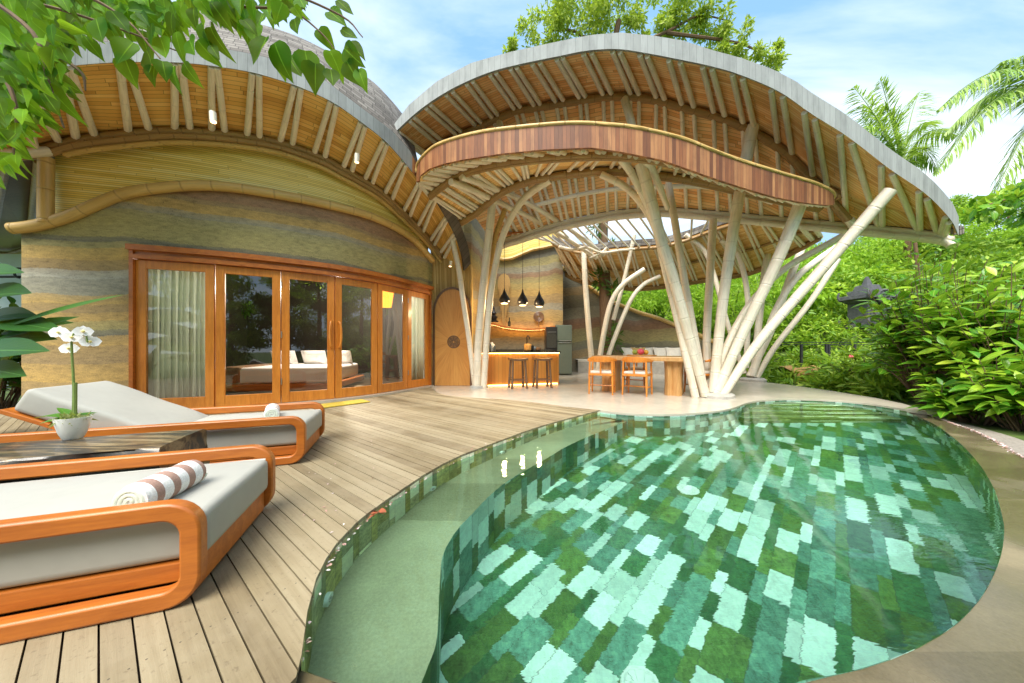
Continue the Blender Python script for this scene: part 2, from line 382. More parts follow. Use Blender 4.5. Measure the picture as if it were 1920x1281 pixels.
def mat_towel():
    m, nt, b, o = new_mat('striped_towel'); g = N(nt)
    s = g.sep(g.uv())
    fr = g.math('FRACT', g.math('ADD', g.math('DIVIDE', s[1], .082), .1))
    st = g.math('GREATER_THAN', fr, .55)
    n = g.noise(g.geo(), 160, 3)
    c = g.mix(st, (.86,.85,.84), (.40,.25,.20))
    c = g.mix(1.0, c, g.ramp(n, [(.3,(.8,.8,.8)),(.7,(1.1,1.1,1.1))]), 'MULTIPLY')
    g.put(b.inputs['Base Color'], c); b.inputs['Roughness'].default_value = .95
    g.put(b.inputs['Normal'], g.bump(n, .5, .004)); return m
M['towel'] = mat_towel()
def mat_log():
    m, nt, b, o = new_mat('petrified_wood'); g = N(nt)
    v = g.mapp(g.obj(), scale=(1.0, 7, 7)); n = g.noise(v, 1.5, 7, .62, 1.3); q = g.noise(g.mapp(g.obj(), scale=(.8,3,3)), 1.6, 3, .5, .5)
    top = g.sep(g.geo('Normal'))[2]
    f = g.math('ADD', g.math('MULTIPLY', n, .6), g.math('ADD', g.math('MULTIPLY', q, .3), g.math('MULTIPLY', g.math('GREATER_THAN', top, .6), .07)))
    e = g.math('GREATER_THAN', g.math('ABSOLUTE', g.sep(g.geo('Normal'))[0]), .7); f = g.math('ADD', f, g.math('MULTIPLY', e, .10))
    c = g.ramp(f, [(.36, (.012,.011,.01)), (.50, (.04,.035,.03)), (.55, (.16,.11,.055)), (.62, (.30,.23,.13)), (.68, (.21,.15,.075)), (.74, (.34,.27,.17)), (.82, (.50,.44,.33))])
    g.put(b.inputs['Base Color'], c); b.inputs['Roughness'].default_value = .32
    b.inputs['Coat Weight'].default_value = .25; b.inputs['Coat Roughness'].default_value = .05
    return m
M['log'] = mat_log()

def mat_curtain():
    m, nt, b, o = new_mat('sheer_curtain'); g = N(nt)
    b.inputs['Base Color'].default_value = (.94,.97,.93,1); b.inputs['Roughness'].default_value = .9
    t = g.n('BsdfTranslucent'); t.inputs[0].default_value = (.90,.95,.86,1)
    mx = g.n('MixShader'); mx.inputs[0].default_value = .6
    nt.links.new(b.outputs[0], mx.inputs[1]); nt.links.new(t.outputs[0], mx.inputs[2]); nt.links.new(mx.outputs[0], o.inputs[0]); return m
M['curtain'] = mat_curtain()
def mat_sunburst():
    m, nt, b, o = new_mat('sunburst_door_wood'); g = N(nt)
    s = g.sep(g.geo()); x = g.math('ADD', s[0], 1.49); z = g.math('SUBTRACT', s[2], 1.12)
    a = g.math('ARCTAN2', z, x); r = g.math('SQRT', g.math('ADD', g.math('MULTIPLY', x, x), g.math('MULTIPLY', z, z)))
    k = g.math('FLOOR', g.math('MULTIPLY', a, 5.1))
    n = g.noise(g.comb(g.math('MULTIPLY', a, 18), g.math('MULTIPLY', r, 1.4), k), 1.6, 6, .6)
    f = g.math('ADD', g.math('MULTIPLY', n, .8), g.math('MULTIPLY', g.white(k, '1D'), .14))
    c = g.ramp(f, [(.2, (.44,.17,.035)), (.45, (.60,.27,.06)), (.7, (.70,.36,.09))]); g.put(b.inputs['Base Color'], c); b.inputs['Roughness'].default_value = .4
    return m
M['sunburst'] = mat_sunburst()
M['dryleaf'] = simple('dry_leaf_brown', (.30,.08,.03), .8, .3, 30, .2)
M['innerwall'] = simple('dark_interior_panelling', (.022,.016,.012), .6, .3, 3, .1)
# ------------------------------------------------------------------ geometry helpers
def tag(o, label=None, cat=None, group=None, kind=None):
    if label: o['label'] = label
    if cat: o['category'] = cat
    if group: o['group'] = group
    if kind: o['kind'] = kind
    return o
def thing(name, loc, label, cat, group=None, rz=0.0):
    o = bpy.data.objects.new(name, None); COL.objects.link(o)
    o.empty_display_size = .2
    o.location = loc; o.rotation_euler = (0, 0, rz)
    return tag(o, label, cat, group)
def root_of(o):
    while o.parent: o = o.parent
    return o
def adopt(o, parent):
    """parent o (whose mesh is already in world places) without moving it"""
    o.parent = parent
    if parent.parent is None:
        o.matrix_parent_inverse = (Matrix.Translation(parent.location) @ Matrix.Rotation(parent.rotation_euler.z, 4, 'Z')).inverted() if parent.type == 'EMPTY' else Matrix.Identity(4)
    return o
class MB:
    def __init__(s): s.v, s.f, s.uv = [], [], []
    def add(s, verts, faces, uvs=None):
        o = len(s.v); s.v += [tuple(v) for v in verts]
        for i, f in enumerate(faces):
            s.f.append(tuple(o+k for k in f))
            s.uv.append(uvs[i] if uvs else [(0, 0)]*len(f))
        return s
    def box(s, c, size, rz=0.0, M4=None, top=None):
        """box centred at c; top = (sx, sy) scale of the upper face"""
        x, y, z = (q/2 for q in size); t = top or (1, 1)
        vs = [Vector((a*x*(t[0] if k > 0 else 1), b*y*(t[1] if k > 0 else 1), k*z)) for k in (-1, 1) for a, b in ((-1,-1),(1,-1),(1,1),(-1,1))]
        R = M4 if M4 else Matrix.Rotation(rz, 4, 'Z')
        vs = [(R @ v)+Vector(c) for v in vs]
        F = [(3,2,1,0),(4,5,6,7),(0,1,5,4),(1,2,6,5),(2,3,7,6),(3,0,4,7)]
        dx, dy, dz = size
        U = [[(0,0),(dx,0),(dx,dy),(0,dy)]]*2+[[(0,0),(dx,0),(dx,dz),(0,dz)],[(0,0),(dy,0),(dy,dz),(0,dz)]]*2
        return s.add(vs, F, U)
    def beam(s, a, b, w, h, up=Vector((0,0,1))):
        """rectangular bar from a to b, w sideways, h along up"""
        a, b = Vector(a), Vector(b); d = (b-a); L = d.length; d.normalize()
        sd = d.cross(up).normalized(); u = sd.cross(d)
        R = Matrix((d, sd, u)).transposed().to_4x4()
        return s.box((a+b)/2, (L, w, h), M4=R)
    def tube(s, pts, r, seg=10, cap=True):
        pts = [Vector(p) for p in pts]; n = len(pts)
        rs = r if isinstance(r, (list, tuple)) else [r]*n
        if len(rs) != n: rs = [rs[0]+(rs[-1]-rs[0])*i/(n-1) for i in range(n)]
        T = []
        for i in range(n):
            d = pts[min(i+1, n-1)]-pts[max(i-1, 0)]; T.append(d.normalized())
        up = Vector((0,0,1)) if abs(T[0].z) < .9 else Vector((1,0,0))
        sd = T[0].cross(up).normalized(); vs = []; L = 0; Ls = []
        for i in range(n):
            if i: L += (pts[i]-pts[i-1]).length
            sd = (sd-T[i]*sd.dot(T[i])).normalized(); u2 = T[i].cross(sd); Ls.append(L)
            for k in range(seg):
                a = 2*math.pi*k/seg
                vs.append(pts[i]+sd*(math.cos(a)*rs[i])+u2*(math.sin(a)*rs[i]))
        F, U = [], []
        for i in range(n-1):
            for k in range(seg):
                k2 = (k+1) % seg
                F.append((i*seg+k, i*seg+k2, (i+1)*seg+k2, (i+1)*seg+k))
                U.append([(k/seg, Ls[i]), ((k+1)/seg, Ls[i]), ((k+1)/seg, Ls[i+1]), (k/seg, Ls[i+1])])
        if cap:
            F.append(tuple(range(seg-1, -1, -1))); U.append([(.5, .17)]*seg)
            F.append(tuple((n-1)*seg+k for k in range(seg))); U.append([(.5, .17)]*seg)
        return s.add(vs, F, U)
    def lathe(s, prof, c=(0,0,0), seg=24, wob=None):
        vs = []
        for (r, z) in prof:
            for k in range(seg):
                a = 2*math.pi*k/seg; w = 1+(wob(a, z) if wob else 0)
                vs.append((c[0]+math.cos(a)*r*w, c[1]+math.sin(a)*r*w, c[2]+z))
        F = []; U = []
        for i in range(len(prof)-1):
            for k in range(seg):
                k2 = (k+1) % seg
                F.append((i*seg+k, i*seg+k2, (i+1)*seg+k2, (i+1)*seg+k)); U.append([(k/seg, prof[i][1]), ((k+1)/seg, prof[i][1]), ((k+1)/seg, prof[i+1][1]), (k/seg, prof[i+1][1])])
        if prof[0][0] > 1e-4: F.append(tuple(range(seg-1, -1, -1))); U.append([(0,0)]*seg)
        if prof[-1][0] > 1e-4: F.append(tuple((len(prof)-1)*seg+k for k in range(seg))); U.append([(0,0)]*seg)
        return s.add(vs, F, U)
    def loft(s, rows, flip=False, closed=False):
        """rows of equal length -> quads; uv in metres (u along rows, v across)"""
        rows = [[Vector(p) for p in r] for r in rows]; n = len(rows[0])
        mid = rows[len(rows)//2]; us = [0]
        for i in range(1, n): us.append(us[-1]+max((r[i]-r[i-1]).length for r in rows))
        vs_ = [[0]*n]
        for j in range(1, len(rows)): vs_.append([vs_[-1][i]+(rows[j][i]-rows[j-1][i]).length for i in range(n)])
        V = [p for r in rows for p in r]; F, U = [], []
        for j in range(len(rows)-1):
            for i in range(n-1):
                q = [j*n+i, j*n+i+1, (j+1)*n+i+1, (j+1)*n+i]; w = [(us[i], vs_[j][i]), (us[i+1], vs_[j][i+1]), (us[i+1], vs_[j+1][i+1]), (us[i], vs_[j+1][i])]
                if flip: q.reverse(); w.reverse()
                F.append(tuple(q)); U.append(w)
        return s.add(V, F, U)
    def poly(s, pts, z0, z1=None, side=True):
        """flat polygon (ccw) at z1 with optional skirt down to z0"""
        n = len(pts); z1 = z0 if z1 is None else z1
        s.add([(p[0], p[1], z1) for p in pts], [tuple(range(n))], [[(p[0], p[1]) for p in pts]])
        if side and z1 != z0:
            L = 0
            for i in range(n):
                a, b = pts[i], pts[(i+1) % n]; d = math.hypot(b[0]-a[0], b[1]-a[1])
                s.add([(a[0],a[1],z0),(b[0],b[1],z0),(b[0],b[1],z1),(a[0],a[1],z1)], [(0,1,2,3)], [[(L,0),(L+d,0),(L+d,z1-z0),(L,z1-z0)]]); L += d
        return s
    def build(s, name, mat, parent=None, smooth=False, bevel=0, bseg=2, angle=40):
        me = bpy.data.meshes.new(name); me.from_pydata(s.v, [], s.f); 
        ul = me.uv_layers.new(name='UVMap')
        flat = [c for f in s.uv for p in f for c in p]
        ul.data.foreach_set('uv', flat)
        me.materials.append(M[mat] if isinstance(mat, str) else mat)
        o = bpy.data.objects.new(name, me); COL.objects.link(o)
        if smooth:
            me.polygons.foreach_set('use_smooth', [True]*len(me.polygons))
            if angle: me.set_sharp_from_angle(angle=rad(angle))
        if bevel:
            m = o.modifiers.new('Bevel', 'BEVEL'); m.width = bevel; m.segments = bseg; m.limit_method = 'ANGLE'; m.angle_limit = rad(35)
            m.use_clamp_overlap = True
        if parent: adopt(o, parent)
        return o
def cr(pts, n=8):
    """Catmull-Rom through points (Vectors or tuples of any length)"""
    A = [np.array(p, float) for p in pts]; A = [2*A[0]-A[1]]+A+[2*A[-1]-A[-2]]; out = []
    for i in range(1, len(A)-2):
        for k in range(n):
            t = k/n
            out.append(.5*((2*A[i])+(-A[i-1]+A[i+1])*t+(2*A[i-1]-5*A[i]+4*A[i+1]-A[i+2])*t*t+(-A[i-1]+3*A[i]-3*A[i+1]+A[i+2])*t**3))
    out.append(A[-2]); return out
def crv(pts, n=8): return [Vector(p) for p in cr(pts, n)]
def PP(lst): return [P(*q) for q in lst]
class Curve:
    """smooth curve over integer parameters"""
    def __init__(s, pts): s.d = [np.array(p, float) for p in cr(pts, 16)]; s.n = len(pts)-1
    def __call__(s, t):
        x = max(0, min(1, t/s.n))*(len(s.d)-1); i = min(int(x), len(s.d)-2)
        return Vector(s.d[i]+(s.d[i+1]-s.d[i])*(x-i))
def interp(x, tab):
    if x <= tab[0][0]: return tab[0][1]
    for (a, b), (c, d) in zip(tab, tab[1:]):
        if x <= c: return b+(d-b)*(x-a)/(c-a)
    return tab[-1][1]

# ---- foliage: many leaves in one mesh, vectorised
def norm(a): return a/np.maximum(np.linalg.norm(a, axis=1, keepdims=True), 1e-9)
PROF = {'oval': [0.12, .55, .92, 1, .82, .45, 0], 'heart': [.45, .95, 1, .85, .58, .26, 0], 'lance': [.15, .6, .95, 1, .8, .45, 0], 'blade': [.8, 1, 1, .9, .7, .4, 0]}
def leaves(name, mat, pos, d, nrm, L, W, prof='oval', S=4, fold=.22, droop=.25, parent=None, wave=0.0):
    pos, d, nrm = (np.asarray(x, float) for x in (pos, d, nrm)); n = len(pos)
    L = np.broadcast_to(np.asarray(L, float), (n,)); W = np.broadcast_to(np.asarray(W, float), (n,))
    d = norm(d); sd = norm(np.cross(d, nrm)+1e-6); up = np.cross(sd, d)
    if S == 0:      # one folded pair of triangles
        tt = np.array([0, .5, 1, .5]); ww = np.array([0, 1, 0, -1.0])
        faces = [(0, 1, 2), (0, 2, 3)]; uvt = [(.5, 0), (1, .5), (.5, 1), (0, .5)]
    else:
        pr = np.interp(np.linspace(0, 1, S+1), np.linspace(0, 1, 7), PROF[prof])
        tt = np.repeat(np.linspace(0, 1, S+1), 3); ww = np.array([x*w for w in pr for x in (-1, 0, 1)])
        faces, uvt = [], [(.5+.5*x, t) for t in np.linspace(0, 1, S+1) for x in (-1, 0, 1)]
        for i in range(S):
            a = i*3; faces += [(a, a+1, a+4, a+3), (a+1, a+2, a+5, a+4)]
    k = len(tt)
    fold = np.broadcast_to(np.asarray(fold, float), (n,))[:, None]; droop = np.broadcast_to(np.asarray(droop, float), (n,))[:, None]
    h = fold*np.abs(ww)[None, :]*W[:, None]*.5 - droop*(tt**2)[None, :]*L[:, None]
    if wave: h = h + wave*W[:, None]*np.sin(tt[None, :]*9+RNG.random((n, 1))*6)*np.abs(ww)[None, :]
    V = pos[:, None, :] + d[:, None, :]*(tt[None, :, None]*L[:, None, None]) + sd[:, None, :]*(ww[None, :, None]*.5*W[:, None, None]) + up[:, None, :]*h[:, :, None]
    V = V.reshape(-1, 3)
    fl = np.array([v for f in faces for v in f]); fs = np.array([len(f) for f in faces])
    LI = (np.arange(n)[:, None]*k+fl[None, :]).ravel()
    LT = np.tile(fs, n); LS = np.concatenate([[0], np.cumsum(LT)[:-1]])
    me = bpy.data.meshes.new(name)
    me.vertices.add(len(V)); me.vertices.foreach_set('co', V.ravel().astype(np.float32))
    me.loops.add(len(LI)); me.loops.foreach_set('vertex_index', LI.astype(np.int32))
    me.polygons.add(len(LT)); me.polygons.foreach_set('loop_start', LS.astype(np.int32))
    me.polygons.foreach_set('use_smooth', np.ones(len(LT), bool))
    uv = me.uv_layers.new(name='UVMap'); uva = np.tile(np.array([uvt[v] for v in fl]), (n, 1)).ravel()
    uv.data.foreach_set('uv', uva.astype(np.float32))
    me.update(calc_edges=True); me.validate()
    me.materials.append(M[mat]); o = bpy.data.objects.new(name, me); COL.objects.link(o)
    if parent: adopt(o, parent)
    return o
def rdir(n, down=0.0, flat=1.0):
    a = RNG.normal(size=(n, 3)); a[:, 2] = a[:, 2]*flat-down; return norm(a)
def clump_points(clumps, per):
    """points spread through ellipsoid clumps (cx,cy,cz,rx,ry,rz[,weight]), denser near their skins"""
    out = []; cen = []
    for c in clumps:
        n = int(per*(c[6] if len(c) > 6 else 1))
        u = norm(RNG.normal(size=(n, 3))); r = RNG.random((n, 1))**(1/2.2)
        lump = 1+.22*np.sin(u[:, :1]*7+c[0]*3)*np.cos(u[:, 1:2]*6+c[2])
        q = u*r*lump*np.array(c[3:6])[None, :]; out.append(q+np.array(c[:3])); cen.append(u)
    return np.vstack(out), np.vstack(cen)
def crown(name, mat, clumps, per, L, W, parent=None, S=0, prof='oval', up=.5, droop=.2, out=.8):
    p, u = clump_points(clumps, per); n = len(p)
    d = norm(u*out+rdir(n)*.9+np.array([0, 0, -droop])); nn = norm(np.array([0, 0, 1.0])*up+rdir(n)*.7+u*.3)
    return leaves(name, mat, p, d, nn, L*(.65+.7*RNG.random(n)), W*(.65+.7*RNG.random(n)), prof, S=S, parent=parent)
def copy_tree(o, parent=None):
    c = o.copy(); COL.objects.link(c)
    if parent: c.parent = parent
    for ch in list(o.children): copy_tree(ch, c)
    return c

# ================================================================== SETTING: deck, terrace, pool, ground
deck_edge = [(-.6535,.968)]+[tuple(G(x, y).xy) for x, y in ((565,1229.4),(576.3,1146.7),(592.6,1085.3),(611.4,1047.7),(630,1020),(650,999),(668,980),(690,962),(720,940),(750,920),(790,893),(830,870),(865,853),(900,840),(940,825),(980,810),(1020,797),(1060,786),(1125,769))]
terr_pool = [tuple(G(x, y).xy) for x, y in ((1125,769),(1160,773.5),(1200,776),(1245,776.5),(1290,775),(1330,772),(1360,768),(1380,763),(1395,757),(1410,753),(1430,750),(1465,748),(1500,748),(1570,751),(1640,758),(1700,768))]
terr_pool = [tuple(p) for p in cr(terr_pool, 3)]
terr_out = [tuple(G(x, y).xy) for x, y in ((1720,771),(1738,773),(1733,768),(1690,756),(1640,746),(1560,733),(1480,722),(1420,715))]
cop_in = [tuple(G(x, y, ZW+.004).xy) for x, y in ((1700,772),(1735,787),(1760,800),(1790,822),(1810,840),(1835,868),(1850,890),(1866,920),(1875,950),(1882,980),(1883,1000),(1879,1030),(1870,1060),(1852,1098),(1830,1130),(1797,1164),(1760,1190),(1710,1217),(1650,1240),(1580,1260),(1500,1275))]
near = [(.75,.955),(.45,.91),(.1,.90),(-.2,.93),(-.498,.985)]
cop_in = [tuple(p) for p in cr(cop_in+near, 3)]
pool_outline = deck_edge[1:] + terr_pool[1:] + cop_in[1:]        # clockwise seen from above? fixed below
def area(p): return sum(p[i][0]*p[(i+1) % len(p)][1]-p[(i+1) % len(p)][0]*p[i][1] for i in range(len(p)))/2
if area(pool_outline) < 0: pool_outline = pool_outline[::-1]
# -- deck, one board at a time
dt = [tuple(G(x, y).xy) for x, y in ((1125,769),(1063,763),(1007,755.5),(958,750),(921,747.6),(865,744.5),(835,741),(822,737),(814,731),(809,726))]
deck_poly = [(-2.02,8.3),(-4.2,8.3),(-9,5.2),(-9,-2.5),(2.2,-2.5),(2.2,-.6),(-.2,.1),(-.70,.80)] + deck_edge + dt[1:]
if area(deck_poly) < 0: deck_poly = deck_poly[::-1]
def clip_boards():
    perp = Vector((-DV.y, DV.x)); w, gap = .0755, .0055
    base = bmesh.new(); vs = [base.verts.new((p[0], p[1], 0)) for p in deck_poly]; base.faces.new(vs)
    base.normal_update(); bmesh.ops.triangulate(base, faces=base.faces[:])
    ds = [Vector(p).dot(perp) for p in deck_poly]; k0, k1 = int(min(ds)/w)-1, int(max(ds)/w)+1
    allm = bmesh.new()
    for k in range(k0, k1+1):
        b = base.copy(); a = k*w+gap/2; c = (k+1)*w-gap/2
        for q, sgn in ((a, -1), (c, 1)):
            bmesh.ops.bisect_plane(b, geom=b.verts[:]+b.edges[:]+b.faces[:], dist=1e-5, plane_co=(perp.x*q, perp.y*q, 0), plane_no=(perp.x*sgn, perp.y*sgn, 0), clear_outer=True)
        if not b.faces: b.free(); continue
        r = bmesh.ops.extrude_face_region(b, geom=b.faces[:])
        zj = random.uniform(-.0015, .0015)
        for v in b.verts: v.co.z = -.018
        for v in [g for g in r['geom'] if isinstance(g, bmesh.types.BMVert)]: v.co.z = zj
        bmesh.ops.recalc_face_normals(b, faces=b.faces[:])
        tmp = bpy.data.meshes.new('t'); b.to_mesh(tmp); allm.from_mesh(tmp); bpy.data.meshes.remove(tmp); b.free()
    me = bpy.data.meshes.new('pool_deck'); allm.to_mesh(me); allm.free(); base.free()
    me.materials.append(M['deck']); o = bpy.data.objects.new('pool_deck', me); COL.objects.link(o)
    return tag(o, kind='structure')
clip_boards()
mb = MB(); mb.poly([(p[0]*1.0, p[1]) for p in deck_poly], -.12, -.03, side=False)
tag(mb.build('deck_substructure', 'darkwood'), kind='structure')
# -- terrace
tp = dt[::-1]+terr_pool[1:]+terr_out+[(7.6,9.6),(7.6,13.2),(-1.6,13.2),(-1.6,8.35),(-2.0,8.3)]
mb = MB(); mb.poly(tp if area(tp) > 0 else tp[::-1], -.04, 0.0)
tag(mb.build('terrace', 'terrace'), kind='structure')
# -- pool basin: floor, walls, ledge, steps
FZ, LZ = -1.12, -.37
o_ = pool_outline
mb = MB(); mb.poly(o_, FZ, side=False); 
tag(mb.build('pool_floor', 'tile'), kind='structure')
def wall_strip(pts, z0, z1, mat, name, flip):
    mb = MB(); L = 0
    for a, b in zip(pts, pts[1:]):
        d = math.hypot(b[0]-a[0], b[1]-a[1])
        q = [(a[0],a[1],z0),(b[0],b[1],z0),(b[0],b[1],z1),(a[0],a[1],z1)]; u = [(z0+3,L),(z0+3,L+d),(z1+3,L+d),(z1+3,L)]
        if flip: q.reverse(); u.reverse()
        mb.add(q, [(0,1,2,3)], [u]); L += d
    return tag(mb.build(name, mat), kind='structure')
de = deck_edge[1:]
wall_strip(de, LZ-.02, -.019, 'tile_s', 'pool_rim', True)
wall_strip(terr_pool, FZ-.02, -.03, 'tile_w', 'pool_wall', True)
wall_strip([terr_pool[-1]]+cop_in[1:]+[de[0]], FZ-.02, ZW-.008, 'tile_w', 'pool_wall', True)
led_px = [(790,1281),(806,1240),(817.6,1208),(822,1160),(824,1099),(830,1044),(851,1002),(885,964),(927,921.6),(965,894),(1024.5,860),(1067,835),(1130,807.6),(1193.5,783)]
led_in = [tuple(Wt(x, y, LZ).xy) for x, y in led_px]
led_in = [tuple(Wt(768,1330,LZ).xy)]+led_in
led_in = [tuple(p) for p in cr(led_in, 3)]
far_l = [p for p in terr_pool if p[0] < led_in[-1][0]]
lp = led_in + far_l[::-1] + de[::-1] + [(-.5,.9)]
mb = MB(); mb.poly(lp if area(lp) > 0 else lp[::-1], LZ, side=False)
tag(mb.build('pool_ledge', 'ledge'), kind='structure')
wall_strip(led_in, FZ-.02, LZ, 'tile_w', 'pool_ledge_wall', True)
mb = MB()
for k in range(5):                # steps at the far right end
    mb.box((5.55, 6.15-.21*k, (FZ-.16-.15*k)/2), (3.4, .21, abs(FZ)-.16-.15*k), rz=-.06)
tag(mb.build('pool_steps', 'tile_s'), kind='structure')
wm = MB(); wm.poly(o_, ZW, side=False); w = wm.build('pool_water', 'water'); tag(w, kind='structure')
# -- coping
cop_out = [tuple(G(x, y, -.05).xy) for x, y in ((1700,768),(1730,777),(1760,787),(1800,801),(1830,812),(1880,837),(1920,861))]
cop_out = cop_out+[(4.35,2.35),(3.95,1.7),(3.4,1.0),(2.6,.45),(1.6,.2),(.6,.1),(-.25,.15),(-.70,.80)]
n_c = 60
A = Curve([(p[0], p[1], 0) for p in cop_in]); B = Curve([(p[0], p[1], 0) for p in cop_out])
ra = [A(A.n*i/n_c) for i in range(n_c+1)]; rb = [B(B.n*i/n_c) for i in range(n_c+1)]
# match by nearest direction: resample both by arc length
def resample(pts, n):
    pts = [Vector(p) for p in pts]; L = [0]
    for a, b in zip(pts, pts[1:]): L.append(L[-1]+(b-a).length)
    out = []; j = 0
    for i in range(n+1):
        t = L[-1]*i/n
        while j < len(L)-2 and L[j+1] < t: j += 1
        f = (t-L[j])/max(L[j+1]-L[j], 1e-9); out.append(pts[j]+(pts[j+1]-pts[j])*f)
    return out
ra = resample([(p[0],p[1],0) for p in cop_in+[de[0]]], n_c); rb = resample([Vector((p[0],p[1],0)) for p in cr(cop_out, 4)], n_c)
z_in, z_out = ZW-.004, ZW+.012
mb = MB()
mb.loft([[p+Vector((0,0,z_in-.3)) for p in ra], [p+Vector((0,0,z_in)) for p in ra], [p.lerp(q, .5)+Vector((0,0,z_in+.003)) for p, q in zip(ra, rb)], [q+Vector((0,0,z_out)) for q in rb], [q+Vector((0,0,z_out-.35)) for q in rb]])
tag(mb.build('pool_coping', 'coping'), kind='structure')
# gravel gutter beside the coping
rg = [q+(q-p).normalized()*.34 for p, q in zip(ra, rb)]
mb = MB(); mb.loft([[q+Vector((0,0,z_out-.06)) for q in rb[:46]], [q+Vector((0,0,z_out-.05)) for q in rg[:46]]])
tag(mb.build('gutter', 'pebble'), kind='structure')
# -- ground with the bank rising at the right and the back
def inside(p, poly):
    c = False; x, y = p; j = len(poly)-1
    for i in range(len(poly)):
        a, b = poly[i], poly[j]
        if (a[1] > y) != (b[1] > y) and x < (b[0]-a[0])*(y-a[1])/(b[1]-a[1])+a[0]: c = not c
        j = i
    return c
hole = [tuple(q.xy) for q in [p.lerp(q, .55) for p, q in zip(ra, rb)]]
pit = hole + [(-.9,.9),(-2.5,2.2),(-3.4,6),(-2.5,7.6),(0,9),(5.8,8.6),(6.3,7)]
def hgt(x, y):
    h = -.09
    t = max(0, x*.62+(y-7)*.62-6.6); h += min(4.6, .5*t*min(1, t/3))            # bank on the right
    t2 = max(0, y-14.2); h += .12*t2*min(1, t2/4)*(1 if x > -1 else max(0, 1+(x+1)/6))
    return min(h, 13)
mb = MB(); xs = [-70,-50,-36,-28,-22,-17,-13]+[-10+.45*i for i in range(80)]+[27,30,34,40,48,60,75]; ys = [-60,-40,-25,-16,-10,-6]+[-4+.45*i for i in range(80)]+[34,40,50,65,80]
V = []
for y in ys:
    for x in xs:
        V.append((x, y, -2.2 if inside((x, y), pit) else hgt(x, y)+.05*math.sin(x*2.1)*math.cos(y*1.7)*(1 if hgt(x, y) > .2 else .2)))
nx = len(xs); mb.add(V, [(j*nx+i, j*nx+i+1, (j+1)*nx+i+1, (j+1)*nx+i) for j in range(len(ys)-1) for i in range(nx-1)])
tag(mb.build('ground', 'ground', smooth=True, angle=0), kind='structure')
# ================================================================== BEDROOM HOUSE
wall_pts = [(-7.5,4.30,0),(-6.85,4.44,0),(-5.65,4.75,0),(-4.76,5.06,0),(-3.98,5.46,0),(-3.27,5.95,0),(-2.75,6.6,0),(-2.4,7.3,0),(-2.09,8.0,0),(-1.99,8.25,0)]
WC = crv(wall_pts, 10)
def wall_at(px):
    """place on the curved wall seen at photo column px"""
    r = (px-960)/FPX
    for a, b in zip(WC, WC[1:]):
        fa, fb = a.x-r*a.y, b.x-r*b.y
        if fa <= 0 <= fb:
            t = fa/(fa-fb); return a.lerp(b, t)
    return WC[0] if WC[0].x-r*WC[0].y > 0 else WC[-1]
def wall_tan(p):
    i = min(range(len(WC)), key=lambda k: (WC[k]-p).length)
    return (WC[min(i+1, len(WC)-1)]-WC[max(i-1, 0)]).normalized()
def wall_out(p):
    t = wall_tan(p); return Vector((t.y, -t.x, 0))
rail_px = [(28,431),(60,428),(94,421),(140,407),(187,386),(234,367.5),(270,360),(300,356),(345,352),(393,351),(440,354.5),(487,361.5),(562,374.7),(640,392),(696,408),(745,431),(775,453),(797,476),(808,490)]
def rail_z(px): return HC+(HZ-interp(px, rail_px))/FPX*wall_at(px).y
house = thing('bedroom_house', (-4.6,5.2,0), 'rammed earth villa with six wooden glass doors under a curved shingle roof', 'house')
cols = [40+ (810-40)*i/90 for i in range(91)]
D0, D1, DH = 249, 805.5, 2.44
mb = MB()
def wrow(pxs, zf): return [wall_at(x)+Vector((0,0,zf(x))) for x in pxs]
left = [x for x in cols if x < D0]+[D0]; mid = [D0]+[x for x in cols if D0 < x < D1]+[D1]; right = [D1, 808, 811]
for seg, z0 in ((left, 0), (mid, DH), (right, 0)):
    f0 = wrow(seg, lambda x: z0); f1 = wrow(seg, lambda x: rail_z(x))
    back = [p-wall_out(p)*.32 for p in f1]
    mb.loft([f0, [a.lerp(b, .5) for a, b in zip(f0, f1)], f1, back, [Vector((p.x, p.y, z0)) for p in back]])
# the end face at the open left side
p = wall_at(40); q = p-wall_out(p)*.32; z = rail_z(40)
mb.add([(q.x,q.y,0),(p.x,p.y,0),(p.x,p.y,z),(q.x,q.y,z)], [(0,1,2,3)])
mb.build('earth_wall', 'earth', house, smooth=True)
# eave beam (bundle) over the wall
beam_px = [(20,290),(90,283),(150,267),(225,258),(307,251),(375,252),(450,259),(525,272),(600,298),(640,319),(677,339),(715,363),(752,397),(782,427),(809,457),(828,482)]
def I3(px, py): 
    w = wall_at(px); o = wall_out(w)
    if px > 806: Y = interp(px, [(806, 8.05), (840, 8.25)])
    else: Y = (w+o*.07).y
    return P(px, py, Y)
bp = [I3(*q) for q in beam_px]
bpath = crv(bp, 5)
# bamboo cladding between earth wall and eave
def beam_z(px): return HC+(HZ-interp(px, beam_px))/FPX*wall_at(px).y
cx = [95+(806-95)*i/60 for i in range(61)]
mb = MB(); mb.loft([[wall_at(x)-wall_out(wall_at(x))*.05+Vector((0,0,rail_z(x)-.05)) for x in cx], [wall_at(x)-wall_out(wall_at(x))*.05+Vector((0,0,max(beam_z(x)+.12, rail_z(x)+.02))) for x in cx]])
ocl = mb.build('bamboo_cladding', 'weave', house, smooth=True)
for lp0_ in ocl.data.loops: ocl.data.uv_layers[0].data[lp0_.index].uv.y = ocl.data.vertices[lp0_.vertex_index].co.z
mb = MB(); mb.tube([p+Vector((0,0,.03)) for p in bpath], .065, 10); mb.tube([p+Vector((0,-.03,-.06)) for p in bpath], .05, 8); mb.tube([p+Vector((0,.06,.10)) for p in bpath], .05, 8)
mb.build('eave_beam', 'bamboo_dk', house, smooth=True)
mb = MB(); mb.tube([p+Vector((0,-.02,-.15)) for p in bpath[8:]], .035, 8)
mb.build('trim_pole', 'bamboo_y', house, smooth=True)
